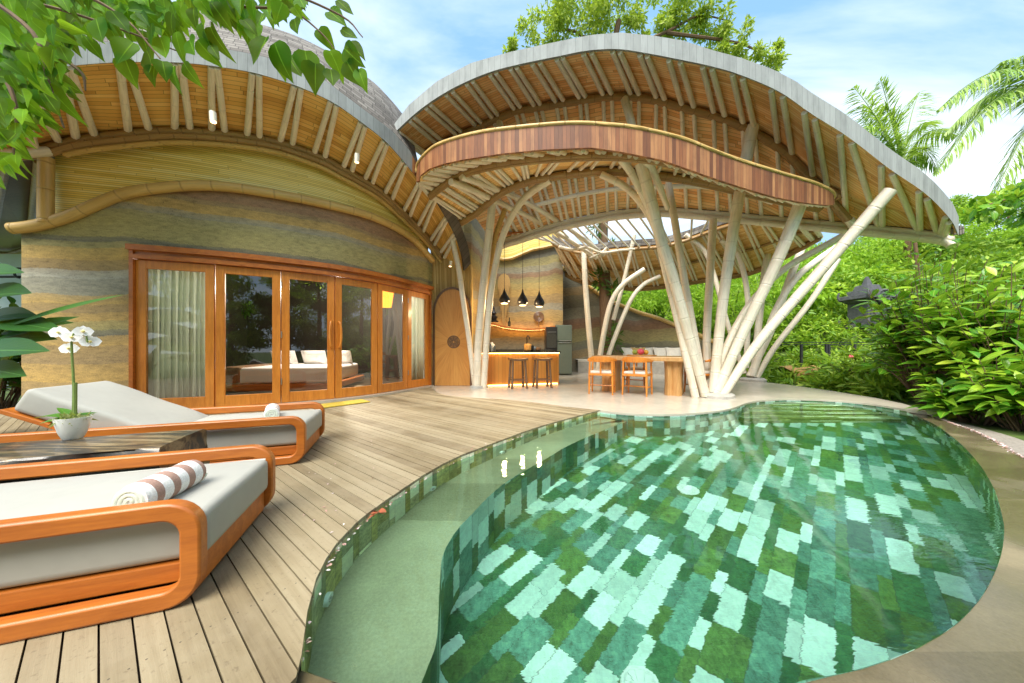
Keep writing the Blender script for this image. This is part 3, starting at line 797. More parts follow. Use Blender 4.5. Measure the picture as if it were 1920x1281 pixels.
mb = MB(); mb.tube(crv([wall_at(max(x, 30))+wall_out(wall_at(x))*.05+Vector((0,0,HC+(HZ-y)/FPX*wall_at(max(x,30)).y)) for x, y in rail_px], 4), .075, 12)
mb.build('wavy_rail', 'bamboo_y', house, smooth=True)
w = wall_at(86)+wall_out(wall_at(86))*.06
mb = MB(); mb.tube([P(86, 418, w.y), P(86, 370, w.y), P(86, 330, w.y), P(87, 296, w.y)], .075, 12); mb.build('corner_post', 'bamboo_y', house, smooth=True)
mb = MB(); mb.tube([P(-40, 292, 3.9), P(10, 289, 4.1), P(92, 284, 4.42)], .062, 12); mb.build('outrigger_pole', 'bamboo', house, smooth=True)
# roof: eave edge, soffit, fascia, shingled top
O_l = [(-190,235,2.7),(-80,178,3.0),(30,138,3.3),(122,121,3.55),(231,113,3.8),(335,114,4.0),(402,121,4.15),(478,134,4.35),(558,159,4.6),(625,190,4.85),(682,230,5.15),(724,264,5.5),(759,303,5.9),(789,341,6.3),(814,371,6.7),(837,409,7.2),(853,440,7.6),(866,478,7.85),(870,506,8.0)]
I_l = [(-160,330,3.6),(-60,305,3.95),None,(158,266),(262,254),(344,251),(410,255),(474,264),(536,276),(598,298),(652,325),(691,347),(728,374),(762,406),(788,434),(811,460),(829,483),(846,500),(856,516)]
Op = [P(*q) for q in O_l]
Ip = []
for q in I_l:
    if q is None: Ip.append(I3(92, 283)+Vector((0,0,.12)))
    elif len(q) == 3: Ip.append(P(*q))
    else: Ip.append(I3(*q)+Vector((0,0,.10)))
OC, IC = Curve(Op), Curve(Ip); nL = len(Op)-1
ts = [nL*i/110 for i in range(111)]
mb = MB(); R0 = [OC(t) for t in ts]; R1 = [IC(t) for t in ts]
mb.loft([R0, [a.lerp(b, .5)+Vector((0,0,.03)) for a, b in zip(R0, R1)], R1])
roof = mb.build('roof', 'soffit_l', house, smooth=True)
tp_l = [(71,90),(187,77),(270,76),(367,80.6),(468,99),(524.6,112),(600,142),(640,173),(689,210),(734,243),(767,279),(784,311),(802,330),(825,348),(836,372),(850,400),(860,421),(872,458),(876,492),(876,512)]
Ot = []
for t in ts:
    p = OC(t); px = 960+600*p.x/p.y
    if t < 3: h = .235
    else:
        # height of the fascia measured along the picture's vertical
        py = HZ-(p.z-HC)/p.y*600; h = .92*max(.16, min(.36, (py-interp(px, tp_l))/600*p.y)) if px < 780 else .25
    Ot.append(p+Vector((0,0,h)))
perp = [ (R1[i]-R0[i]) for i in range(len(ts))]
for i, d in enumerate(perp): d.z = 0; d.normalize()
# the last stretch of the edge turns its broad side to the pavilion
side = []
for i, t in enumerate(ts):
    k = min(1, max(0, (t-13.0)/1.5)); side.append(Vector((.16*k, .0, -.10*k)))
cut = next(i for i, t in enumerate(ts) if t > 13.3)
def fasc(i0, i1, name, m, parent):
    mb = MB(); r = range(i0, i1)
    a = [R0[i]-perp[i]*.012+Vector((0,0,-.03)) for i in r]; b = [Ot[i]+side[i]-perp[i]*.012 for i in r]
    c = [Ot[i]+side[i]+perp[i]*.05 for i in r]; d = [R0[i]+perp[i]*.05 for i in r]
    mb.loft([a, b]); mb.loft([b, c]); mb.loft([d, a]); return mb.build(name, m, parent, smooth=True)
fasc(0, cut-5, 'fascia', 'fascia', roof); fasc(cut-6, cut+1, 'red_fascia_end', 'fascia_red', roof); fasc(cut, len(ts), 'dark_fascia', 'fascia_dk', roof)
# shingled upper side rising to the ridge
ridge = [(-400,40,6),(-200,-20,6),(0,-30,6),(200,0,6),(350,25,6.2),(486,56,6.5),(560,80,6.7),(625,112,6.9),(692,152,7.2),(722,180,7.5),(752,213,7.9)]
RC = Curve([P(*q) for q in ridge]); nt_ = next(i for i, t in enumerate(ts) if t > 13)
Rr = [RC(RC.n*i/(nt_-1)) for i in range(nt_)]
mb = MB(); E = [Ot[i]+perp[i]*.03 for i in range(nt_)]
mb.loft([E]+[[a.lerp(b, f)+Vector((0,0,.55*math.sin(f*math.pi)*.5)) for a, b in zip(E, Rr)] for f in (.2,.4,.6,.8,1)]+[[b+Vector((-.6,2.2,-.35)) for b in Rr], [b+Vector((-.9,4.4,-2.2)) for b in Rr]])
mb.build('shingle_top', 'shingle', roof, smooth=True)
def rafter(a, b, r0, r1, parent, m='bamboo', sag=0.0, name='rafter', n=6):
    pts = [a.lerp(b, i/n)+Vector((0,0,sag*math.sin(math.pi*i/n))) for i in range(n+1)]
    mb = MB(); mb.tube(pts, [r0, r1], 9); return mb.build(name, m, parent, smooth=True)
for k in range(1, 17):
    spread = interp(k, [(1,.22),(4,.2),(7,.17),(9,.16),(16,.2)]); tips = .075 if k < 9 else .09
    for s in (-1, 1):
        t = k+s*tips; q = k+s*spread*1.05
        a = OC(t); b = IC(q)
        r = .042*(1 if k > 1 else 1.1)
        j = random.uniform(-.012, .012)
        rafter(a+Vector((j,0,-.012))+(a-b).normalized()*-.02, b+Vector((j,0,-.045)), r*.92, r*1.05, roof)
# dark underside of the roof running back past the open corner
ra_ = [P(-260,300,3.9), P(-60,296,4.1), P(60,286,4.4), P(100,282,4.6)]; rb_ = [P(-260,468,9.5), P(-80,468,9.5), P(20,470,9.3), P(70,455,9.0)]
mb = MB(); mb.loft([ra_, [a.lerp(b,.5) for a, b in zip(ra_, rb_)], rb_, [p+Vector((0,.3,-.02)) for p in rb_], [p+Vector((0,.3,.35)) for p in rb_]]); mb.build('rear_soffit', 'walnut', roof)
for k in (.25,.45,.65,.85):
    a = ra_[0].lerp(ra_[3], k)+Vector((0,.1,-.08)); b = rb_[0].lerp(rb_[3], k+.1)+Vector((0,0,-.08)); rafter(a, b, .05, .05, roof, 'bamboo_dk')
mb = MB(); mb.tube([p+Vector((0,.0,-.1)) for p in rb_], .07, 8); mb.build('rear_beam', 'bamboo_dk', roof)
# door frame, doors
J = [255.5, 403.8, 527, 627.5, 707, 763.5, 803]
def wz(px, z, off=0.0):
    p = wall_at(px); return p+wall_out(p)*off+Vector((0,0,z))
fr = MB()
hx = [D0+(D1-D0)*i/40 for i in range(41)]
def strip(pxs, z0, z1, off0, off1, mb):
    mb.loft([[wz(x, z0, off1) for x in pxs], [wz(x, z1, off1) for x in pxs]])
    mb.loft([[wz(x, z1, off1) for x in pxs], [wz(x, z1, off0) for x in pxs]])
    mb.loft([[wz(x, z0, off0) for x in pxs], [wz(x, z0, off1) for x in pxs]])
    for x, f in ((pxs[0], 1), (pxs[-1], 0)):
        q = [wz(x, z0, off0), wz(x, z0, off1), wz(x, z1, off1), wz(x, z1, off0)]
        mb.add(q if f else q[::-1], [(0,1,2,3)])
strip([246.5]+hx[1:]+[807], 2.42, 2.50, -.02, .11, fr)
strip(hx, 2.365, 2.42, -.02, .045, fr); strip(hx, 2.30, 2.363, -.02, .075, fr)
strip([D0, D0+2, 256.5], 0, 2.42, -.02, .072, fr); strip([802.5, D1], 0, 2.42, -.02, .06, fr)
fr.build('door_frame', 'teak', house, bevel=.006)
mb = MB(); strip([250]+hx[1:-1]+[806], -.02, .035, -.10, .13, mb); mb.build('threshold', 'terrace', house)
for k in range(6):
    a, b = wall_at(J[k]), wall_at(J[k+1]); t = (b-a).normalized(); n = Vector((t.y,-t.x,0)); Lw = (b-a).length
    a = a+t*.006; Lw -= .012
    def q(u, z, o): return a+t*u+n*o+Vector((0,0,z))
    sl, sr = (.115, .115); z0, z1, zb, zt = .04, 2.292, .215, 2.17
    mb = MB()
    def bar(u0, u1, za, zc, o0=-.03, o1=.022):
        c = q((u0+u1)/2, (za+zc)/2, (o0+o1)/2); mb.box(c, (u1-u0, o1-o0, zc-za), rz=math.atan2(t.y, t.x))
    bar(0, sl, z0, z1); bar(Lw-sr, Lw, z0, z1); bar(sl, Lw-sr, z0, zb, -.028, .020); bar(sl, Lw-sr, zt, z1, -.028, .020)
    door = mb.build('glass_door', 'teak_v', house, bevel=.005)
    mb = MB(); mb.add([q(sl-.01, zb-.01, -.004), q(Lw-sr+.01, zb-.01, -.004), q(Lw-sr+.01, zt+.01, -.004), q(sl-.01, zt+.01, -.004)], [(0,1,2,3)])
    mb.build('pane', 'glass', door)
    if k in (2, 3):
        u = Lw-.055 if k == 2 else .055; sg = -1 if k == 2 else 1
        hp = [q(u, .98, .02), q(u+sg*.005, 1.0, .06), q(u+sg*.02, 1.1, .075), q(u+sg*.025, 1.22, .075), q(u+sg*.02, 1.34, .075), q(u+sg*.005, 1.44, .06), q(u, 1.46, .02)]
        mb = MB(); mb.tube(crv(hp, 4), .019, 8); mb.build('handle', 'teak_v', door, smooth=True)
    if k in (1, 2, 4, 5):
        u = .0 if k in (2, 5) else Lw
        if k in (2, 5):
            mb = MB()
            for z in (.35, 1.15, 2.0): mb.tube([q(u, z, .028), q(u, z+.11, .028)], .008, 8)
            mb.build('hinge', 'steel', door, smooth=True)
# room behind the doors
def room_poly(): return [wall_at(42).xy-wall_out(wall_at(42)).xy*.34]+[(wall_at(x)-wall_out(wall_at(x))*.34).xy for x in range(80, 806, 40)]+[Vector((-2.25,8.25)),Vector((-1.45,10.4)),Vector((-8.6,10.4))]
rp = room_poly()
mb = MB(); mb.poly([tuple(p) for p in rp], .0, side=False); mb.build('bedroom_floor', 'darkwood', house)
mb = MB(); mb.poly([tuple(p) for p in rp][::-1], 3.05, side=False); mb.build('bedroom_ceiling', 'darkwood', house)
mb = MB()
ring = [rp[-4], rp[-3], rp[-2], rp[-1], rp[0]]
for a, b in zip(ring, ring[1:]): mb.add([(a.x,a.y,0),(b.x,b.y,0),(b.x,b.y,3.06),(a.x,a.y,3.06)], [(0,1,2,3)])
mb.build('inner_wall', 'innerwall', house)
# arched door with its bamboo surround
mb = MB()
sx = [ -2.06+(1.02)*i/16 for i in range(17)]
def sy(x): return 8.24+.06*math.sin((x+2.06)*3)
def stop(x): return interp(x, [(-2.06,3.55),(-1.9,3.6),(-1.5,3.5),(-1.25,3.3),(-1.04,3.1)])
mb.loft([[Vector((x-(.0), sy(x), -.01)) for x in sx], [Vector((x, sy(x), 2.3)) for x in sx], [Vector((x-.02, sy(x)-.08, stop(x))) for x in sx]])
mb.loft([[Vector((x, sy(x)+.3, -.01)) for x in (sx[-1],)]+[Vector((sx[-1], sy(sx[-1]), -.01))], [Vector((sx[-1], sy(sx[-1])+.3, stop(sx[-1])))]+[Vector((sx[-1]-.02, sy(sx[-1])-.08, stop(sx[-1])))]])
sur = mb.build('bamboo_surround', 'weave_v', house, smooth=True)
def arch(w, h, c, y, seg=16):
    pts = [(c-w/2, y, .0), (c+w/2, y, .0)]
    e = .62
    for i in range(seg+1):
        a = math.pi*i/seg; pts.append((c+w/2*math.cos(a), y, h-e+e*math.sin(a)))
    return pts
def slab_from(pts, th, name, m, parent, bevel=.008):
    mb = MB(); n = len(pts); f = [Vector(p) for p in pts]; bk = [p+Vector((0, th, 0)) for p in f]
    mb.add(f+bk, [tuple(range(n)), tuple(range(2*n-1, n-1, -1))]+[(i, n+i, n+(i+1) % n, (i+1) % n) for i in range(n)])
    return mb.build(name, m, parent, bevel=bevel)
mb = MB(); o_ar = arch(.98, 2.52, -1.525, 8.16)
i_ar = arch(.90, 2.47, -1.525, 8.16)
mb.loft([[Vector(p) for p in o_ar[1:]+[o_ar[0]]], [Vector(p) for p in i_ar[1:]+[i_ar[0]]]]); mb.loft([[Vector(p)+Vector((0,.1,0)) for p in o_ar[1:]+[o_ar[0]]], [Vector(p) for p in o_ar[1:]+[o_ar[0]]]])
mb.build('arch_frame', 'walnut', house)
ad = slab_from(arch(.90, 2.47, -1.525, 8.175), .05, 'arched_door', 'sunburst', house)
mb = MB(); cc = Vector((-1.49, 8.172, 1.12))
for rr, rw in ((.15,.014),(.11,.012),(.075,.012),(.04,.012)):
    mb.tube([cc+Vector((math.cos(a)*rr, -.004, math.sin(a)*rr)) for a in [2*math.pi*i/28 for i in range(29)]], rw, 6)
for i in range(8):
    a = math.pi*i/4; mb.tube([cc+Vector((math.cos(a)*.03,-.006,math.sin(a)*.03)), cc+Vector((math.cos(a)*.15,-.006,math.sin(a)*.15))], .009, 6)
mb.build('round_carving', 'walnut', ad, smooth=True)

# ================================================================== PAVILION
pav = thing('pavilion', (2.2,7.6,0), 'open bamboo pavilion with a sweeping arched roof over the kitchen and dining table', 'pavilion')
Y_O = [(738,6.0),(840,5.6),(964,5.2),(1101,4.95),(1209,4.9),(1329,4.9),(1460,5.0),(1591,5.15),(1737,5.5),(1797,5.8)]
o_px = [(740,248),(771,219),(801,195),(840,170),(880,150),(923,133),(964,122),(1005,113),(1050,104),(1101,94),(1157,91),(1209,98),(1267,109),(1329,122),(1385,138),(1460,170),(1523,213),(1591,256),(1668,315),(1737,363),(1782,410),(1797,440)]
f_top = [(734,240),(767,195),(820,150),(883.5,116),(958.5,95.5),(1033,79),(1108,64),(1164.5,59),(1221,64),(1280,73),(1336,92),(1392,107),(1448.6,127),(1505,155.5),(1561,193),(1617,232),(1673,273.5),(1729.6,318.5),(1767,350),(1799,382),(1806,412)]
i_px = [(792,292,7.3),(826,270,7.15),(861,253,7.0),(897,236,6.85),(929,222,6.75),(970,206,6.62),(1009,200,6.5),(1050,193,6.4),(1093,186,6.3),(1138,180,6.22),(1191,180,6.2),(1239.5,188,6.18),(1290,202,6.15),(1349,218,6.16),(1404,240,6.2),(1471,281,6.26),(1538.5,345,6.34)]
k_px = [(925,462,8.7),(945,453,8.6),(968,446,8.55),(990,439,8.5),(1012,432,8.45),(1036,425,8.4),(1060,418,8.3),(1084,413,8.25),(1110,408,8.2),(1148,401,8.15),(1186,397,8.1),(1240,394,8.0),(1300,398,7.8),(1358,403,7.6),(1414,408,7.4),(1480,414,7.15),(1545,420,6.9),(1617,427,6.7),(1690,434,6.5),(1745,440,6.3),(1768,445,6.2),(1776,450,6.15)]
Om = [P(x, y, interp(x, Y_O)) for x, y in o_px]
Km = [P(*q) for q in k_px]
Im = [P(*q)+Vector((0,0,.07)) for q in i_px]
for k in range(len(Im), len(Om)): Im.append(Om[k].lerp(Km[k], .62)+Vector((0,0,.05)))
OM, IM, KM = Curve(Om), Curve(Im), Curve(Km); nM = len(Om)-1
tm = [nM*i/150 for i in range(151)]
R0m = [OM(t) for t in tm]; R1m = [IM(t) for t in tm]; R2m = [KM(t)+Vector((0,0,.09)) for t in tm]
mb = MB(); mb.loft([R0m, [a.lerp(b, .5)+Vector((0,0,.04)) for a, b in zip(R0m, R1m)], R1m, [a.lerp(b, .5)+Vector((0,0,.12)) for a, b in zip(R1m, R2m)], R2m])
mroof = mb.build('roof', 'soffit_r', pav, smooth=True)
Tm = []
for p in R0m:
    px = 960+600*p.x/p.y; py = HZ-(p.z-HC)/p.y*600
    h = (py-interp(px, f_top))/600*p.y; Tm.append(p+Vector((0,0,max(.12, min(.32, h*.9)))))
pm = [(b-a) for a, b in zip(R0m, R1m)]
for d in pm: d.z = 0; d.normalize()
mb = MB(); a = [p-d*.012-Vector((0,0,.018)) for p, d in zip(R0m, pm)]; b = [p-d*.012 for p, d in zip(Tm, pm)]; c = [p+d*.06 for p, d in zip(Tm, pm)]; e = [p+d*.05 for p, d in zip(R0m, pm)]
mb.loft([a, b]); mb.loft([b, c]); mb.loft([e, a]); mb.build('fascia', 'fascia', mroof, smooth=True)
mb = MB(); up = Vector((0,0,.30)); mb.loft([[p+d*.05 for p, d in zip(Tm, pm)], [a+up for a in R1m], [a.lerp(b, .5)+up*1.3 for a, b in zip(R1m, R2m)], [a+up for a in R2m], [a+Vector((0,.1,.02)) for a in R2m]])
mb.build('shingle_top', 'shingle', mroof, smooth=True)
# ragged right corner
mb = MB()
for i in range(5):
    a = P(1790+i*5, 432, 5.9+.06*i); mb.box(a+Vector((-.05,0,.0)), (.06,.02,.15+.03*(i % 2)), rz=.9)
mb.build('corner_shingles', 'shingle', mroof)
for k in range(0, 21):
    sp = interp(k, [(0,.15),(8,.15),(12,.18),(15,.2),(20,.2)]); tp_ = interp(k, [(0,.14),(10,.14),(14,.16),(20,.14)])
    for s in (-1, 1):
        j = random.uniform(-.015, .015)
        a, b = OM(k+s*tp_)+Vector((j,.04,-.012)), IM(k+s*sp)+Vector((j,0,-.05))
        if k <= 16:
            rafter(a, b, .04, .046, mroof)
            if 2 <= k: rafter(b+Vector((0,.02,0)), KM(k+s*.22)+Vector((0,0,.05)), .04, .04, mroof)
        else:
            rafter(a, KM(k+s*interp(k, [(16,.3),(18,.5),(20,.32)]))+Vector((0,0,.05)), .042, .046, mroof)
ib = [IM(t)-Vector((0,0,.09)) for t in [16.6*i/70 for i in range(71)]]
ib += [P(1561,377,6.4), P(1600,422,6.45)]
mb = MB(); mb.tube(ib, .062, 9); mb.tube([p+Vector((0,.07,.02)) for p in ib], .05, 8); mb.build('arch_beam', 'bamboo_dk', pav, smooth=True)
mb = MB(); mb.tube([P(1592,412,6.43), P(1606,431,6.46)], .075, 10); mb.build('beam_end_sleeve', 'bamboo', pav, smooth=True)
kb = [KM(t) for t in [nM*i/90 for i in range(91)]]+[P(1786,449,6.12)]
kb2 = [p+Vector((0,-.06,-.135)) for p in kb[:-1]]
for pts in (kb, kb2): mb = MB(); mb.tube(pts, .066, 10); mb.build('long_beam', 'bamboo', pav, smooth=True)
# lower canopy
c_top = [(781,326,6.15),(783,312,6.1),(793.6,296,5.9),(816,277,5.65),(850,264,5.4),(902,251,5.15),(977,241.7,4.9),(1071,234.5,4.75),(1146,238,4.72),(1202,245,4.75),(1280,264,4.85),(1336,286,4.95),(1392,306,5.1),(1467,329,5.3),(1523.6,345.5,5.5),(1557,361,5.65),(1563,372,5.8)]
c_bot = [(786,340),(790,328),(805,316.6),(830,308),(865,300),(940,288.5),(1014.7,281),(1108,277),(1164.5,285),(1239.5,300),(1280,314),(1336,334),(1392,352),(1449,369),(1505,380),(1552,385),(1562,384)]
CTv = PP(c_top); CT = Curve(CTv); nC = len(CTv)-1
tc = [nC*i/120 for i in range(121)]
ct = [CT(t) for t in tc]; cb = []
for p in ct:
    px = 960+600*p.x/p.y; py = HZ-(p.z-HC)/p.y*600
    cb.append(p-Vector((0,0,max(.10, (interp(px, c_bot)-py)/600*p.y))))
b1 = [(800,372,6.6),(829,348,6.3),(861,328,6.05),(915,311,5.75),(997,298,5.5),(1105,291,5.35),(1186,293,5.35),(1260,305,5.45),(1330,330,5.6),(1400,352,5.75),(1470,368,5.9),(1530,381,6.05)]
b2 = [(850,425,7.7),(888,402.5,7.3),(915,380,7.0),(942.5,359,6.75),(980,343,6.5),(1024,332,6.35),(1132,320,6.2),(1213,326,6.15),(1300,338,6.2),(1400,360,6.3),(1480,378,6.4),(1540,390,6.45)]
B1, B2 = Curve(PP(b1)), Curve(PP(b2))
b1p = [B1(B1.n*i/120) for i in range(121)]; b2p = [B2(B2.n*i/120) for i in range(121)]
u1 = Vector((0,0,.085))
mb = MB(); mb.loft([cb, [p+u1 for p in b1p], [p+u1 for p in b2p]])
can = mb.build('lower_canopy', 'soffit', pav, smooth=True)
mb = MB(); q = [Vector((0,-.012,0))]*121
mb.loft([[p+Vector((0,-.02,-.01)) for p in cb], [p+Vector((0,-.02,0)) for p in ct]]); mb.loft([[p+Vector((0,-.02,0)) for p in ct], [p+Vector((0,.05,0)) for p in ct]]); mb.loft([[p+Vector((0,.04,0)) for p in cb], [p+Vector((0,-.02,-.01)) for p in cb]])
mb.build('fascia', 'fascia_red', can, smooth=True)
mb = MB(); mb.tube([p+Vector((0,-.01,.02)) for p in ct], .032, 9); mb.build('edge_pole', 'bamboo_y', can, smooth=True)
mb = MB(); mb.loft([[p+Vector((0,.03,-.005)) for p in ct], [p+Vector((0,0,.24)) for p in b1p], [p+Vector((0,0,.24)) for p in b2p], [p+u1+Vector((0,.04,0)) for p in b2p]])
mb.build('shingle_top', 'shingle', can, smooth=True)
CB = Curve(cb[::6])
for i in range(30):
    f = (i+.5)/30; sk = .035
    for s in (-1, 1):
        a = CB(CB.n*(f+s*.006))+Vector((0,.07,.012)); b = b1p[min(120, int(120*(f+s*.007)))]+Vector((0,0,.045)); c = b2p[min(120, max(0, int(120*(f+sk+s*.008))))]+Vector((0,0,.045))
        if i % 1 == 0: rafter(a, b, .034, .036, can, n=2)
        if s == 1 or i % 2 == 0: 
            if i < 24: rafter(b, c, .034, .034, can, n=2)
for nm, pts, r in (('curved_beam', b1p, .05), ('curved_beam', b2p, .058)):
    mb = MB(); mb.tube(pts[2:], r, 9); mb.tube([p+Vector((0,.05,-.03)) for p in pts[2:]], r*.8, 8); mb.build(nm, 'bamboo_dk', can, smooth=True)
def pole(px_pts, r, name='pole', m='bamboo', parent=pav, seg=12, sm=5):
    pts = crv([P(*q) for q in px_pts], sm) if len(px_pts) > 2 else [P(*px_pts[0]).lerp(P(*px_pts[1]), i/6) for i in range(7)]
    mb = MB(); mb.tube(pts, r, seg); return mb.build(name, m, parent, smooth=True)
pole([(1002,386,7.7),(1078,367,7.5),(1159,354,7.35),(1254,350,7.2),(1317,350,7.1),(1375,356,7.0),(1450,380,6.8)], .05)
pole([(845,341,5.95),(915,370,6.9),(1024,424,8.6),(1118,484,10.2)], .062); pole([(864,331,6.0),(970,371,7.2),(1064,427,8.7),(1132,478,10.2)], .062)
# ---- column groups
def column(px_pts, r, **k): return pole(px_pts, [q*.86 for q in r] if isinstance(r, list) else r*.86, 'column', **k)
column([(1200,306,5.65),(1218,366,5.8),(1238,444,5.95),(1262,520,6.08),(1291,628,6.2),(1322,742,6.3)], [.115,.10])
column([(1228,415,6.2),(1246,500,6.25),(1268,590,6.3),(1304,745,6.28)], [.075,.08])
column([(1253,345,6.9),(1266,420,6.85),(1284,530,6.75),(1313,690,6.55),(1320,738,6.5)], [.085,.08])
column([(1337,412,7.4),(1331,520,7.2),(1325,640,6.9),(1330,738,6.62)], [.095,.085])
column([(1411,236,6.15),(1399,300,6.2),(1384,377,6.25),(1357,553,6.35),(1337,735,6.4)], [.125,.10])
column([(1501,381,5.75),(1472,455,5.9),(1437,533,6.05),(1395,620,6.2),(1343,738,6.34)], [.12,.10])
column([(1579,443,6.5),(1530,470,6.6),(1490,492,6.65),(1449,523,6.65),(1399,580,6.6),(1360,655,6.5),(1335,730,6.42)], [.075,.075])
column([(1669,357,5.5),(1608,428,5.75),(1547,498,5.95),(1430,632,6.2),(1352,744,6.3)], [.115,.095])
column([(1169,180,6.25),(1178,210,6.1),(1186,240,6.0)], .085); column([(935,224,6.8),(936,245,6.6),(936,270,6.4)], .06)
column([(1165,298,5.6),(1184,325,5.75),(1208,372,5.9),(1222,410,6.0)], [.085,.06]); column([(1212,300,5.5),(1228,330,5.9),(1252,390,6.6)], [.085,.06])
column([(1127,327,6.2),(1173,351,6.15),(1202,381,6.1),(1224,417,6.05),(1246,475,6.02)], [.075,.075])
mb = MB(); mb.lathe([(.34,-.01),(.33,.05),(.27,.085),(.0,.09)], (4.06,6.36,0), 14, wob=lambda a, z: .12*math.sin(a*3+1)+.06*math.sin(a*7)); mb.build('column_base', 'concrete', pav, smooth=True)
# rear right group
column([(1570,463,9.3),(1530,490,9.3),(1492,523,9.3),(1453,585,9.25),(1410,706,9.2)], [.10,.10])
column([(1571,486,8.8),(1520,565,8.95),(1453,651,9.1),(1419,708,9.2)], [.085,.085])
column([(1513,443,9.6),(1478,530,9.5),(1450,610,9.4),(1405,706,9.25)], [.11,.10])
column([(1440,470,9.8),(1430,540,9.7),(1414,690,9.35)], [.11,.10])
column([(1352,450,9.6),(1383,476,9.6),(1402,560,9.5),(1399,690,9.3)], [.085,.08])
column([(1285,440,9.9),(1320,470,9.9),(1340,520,9.8),(1365,610,9.6),(1396,700,9.35)], [.08,.075])
mb = MB(); mb.lathe([(.32,-.01),(.32,.06),(.26,.10),(0,.11)], (6.98,9.24,0), 12, wob=lambda a, z: .1*math.sin(a*3)); mb.build('column_base', 'concrete', pav, smooth=True)
# left group beside the arched door
column([(848,448,7.75),(860,505,7.78),(869,567,7.8),(880,640,7.82),(890,722,7.85)], [.075,.075])
column([(926,338,6.95),(921,402,7.25),(912,484,7.5),(903,570,7.7),(897,650,7.75),(894,725,7.78)], [.105,.115])
column([(1032,337,6.4),(996.7,360,6.7),(969.6,389,6.95),(943,442,7.2),(926,513,7.45),(917,580,7.6),(911,660,7.7),(907,727,7.76)], [.085,.09])
column([(947,392,7.4),(930,440,7.5),(918,500,7.62),(905,560,7.72)], [.07,.07], m='bamboo_y')
mb = MB(); mb.lathe([(.22,-.01),(.2,.05),(0,.06)], (-.80,7.83,0), 12, wob=lambda a, z: .15*math.sin(a*2)); mb.build('column_base', 'concrete', pav, smooth=True)
# inner group by the dining table
column([(1094,468,10.4),(1098,540,10.4),(1105,630,10.4),(1113,707,10.4)], [.10,.11])
column([(1208,505,10.1),(1170,532,10.2),(1147,565,10.3),(1133,620,10.35),(1119,706,10.4)], [.09,.10]); column([(1237,518,10.8),(1205,535,10.8),(1180,568,10.7),(1150,640,10.6),(1128,706,10.5)], [.08,.09])
column([(1190,440,10.2),(1176,500,10.5),(1165,545,10.6),(1150,600,10.6)], [.07,.08])
mb = MB(); mb.lathe([(.3,-.01),(.28,.06),(0,.07)], (2.78,10.45,0), 12); mb.build('column_base', 'concrete', pav, smooth=True)
# ---- rear roof round the open skylight
Fb = [(1035,455,10.8),(1053,466,10.7),(1100,476,10.6),(1140,471,10.5),(1190,467,10.35),(1240,463,10.2),(1290,450,9.9),(1340,432,9.4),(1400,416,8.4),(1470,414,7.5),(1537,420,7.1)]
Bb = [(1060,512,12.4),(1082,523,12.3),(1120,531,12.2),(1160,537,12.1),(1200,540,12),(1260,534,11.8),(1310,526,11.5),(1378,516,11),(1425,504,10.4),(1502,464,9.2),(1540,443,8.6)]
FB, BB = Curve(PP(Fb)), Curve(PP(Bb)); fbp = [FB(FB.n*i/70) for i in range(71)]; bbp = [BB(BB.n*i/70) for i in range(71)]
mb = MB(); mb.loft([[p+Vector((0,0,.08)) for p in fbp], [a.lerp(b, .5)+Vector((0,0,.16)) for a, b in zip(fbp, bbp)], [p+Vector((0,0,.06)) for p in bbp]])
broof = mb.build('rear_roof', 'soffit', pav, smooth=True)
mb = MB(); mb.loft([[p+Vector((0,0,.10)) for p in fbp], [p+Vector((0,0,.30)) for p in fbp], [p+Vector((0,0,.24)) for p in bbp], [p+Vector((0,.03,.02)) for p in bbp]]); mb.build('shingle_top', 'shingle', broof, smooth=True)
mb = MB(); mb.tube(bbp, .06, 8); mb.tube([p+Vector((0,.05,-.07)) for p in bbp], .05, 8); mb.build('eave_beam', 'bamboo_dk', broof, smooth=True)
mb = MB(); mb.tube(fbp[:58], .055, 8); mb.build('skylight_beam', 'bamboo_dk', broof, smooth=True)
mb = MB(); mb.tube([a.lerp(b, .55)+Vector((0,0,.05)) for a, b in zip(fbp, bbp)], .045, 8); mb.build('purlin', 'bamboo_dk', broof, smooth=True)
for i in range(22):
    for s in (-1, 1):
        f = (i+.5)/22+s*.006; rafter(FB(FB.n*f)+Vector((0,0,.02)), BB(BB.n*min(1, f+.02))+Vector((0,0,.01)), .036, .036, broof, n=2)
for i in range(17):
    f = i/16; a = KM(3.0+9.6*f)+Vector((0,.05,-.02)); b = FB(FB.n*(.03+.62*f))+Vector((0,0,.05)); rafter(a, b, .028, .028, pav, n=2, name='skylight_stick')
# driftwood branch crossing the skylight
mb = MB(); mb.tube(crv([P(1048,463,9.6),P(1075,468,9.6),P(1100,464,9.5),P(1127,474,9.5),P(1160,470,9.4),P(1190,467,9.4)],4), [.05,.03], 8); mb.tube(crv([P(1106,484,9.6),P(1127,474,9.5),P(1137,465,9.5)],3), .03, 8)
tag(mb.build('driftwood_branch', 'bamboo', smooth=True), 'bleached forked driftwood branch hung across the open skylight', 'branch')
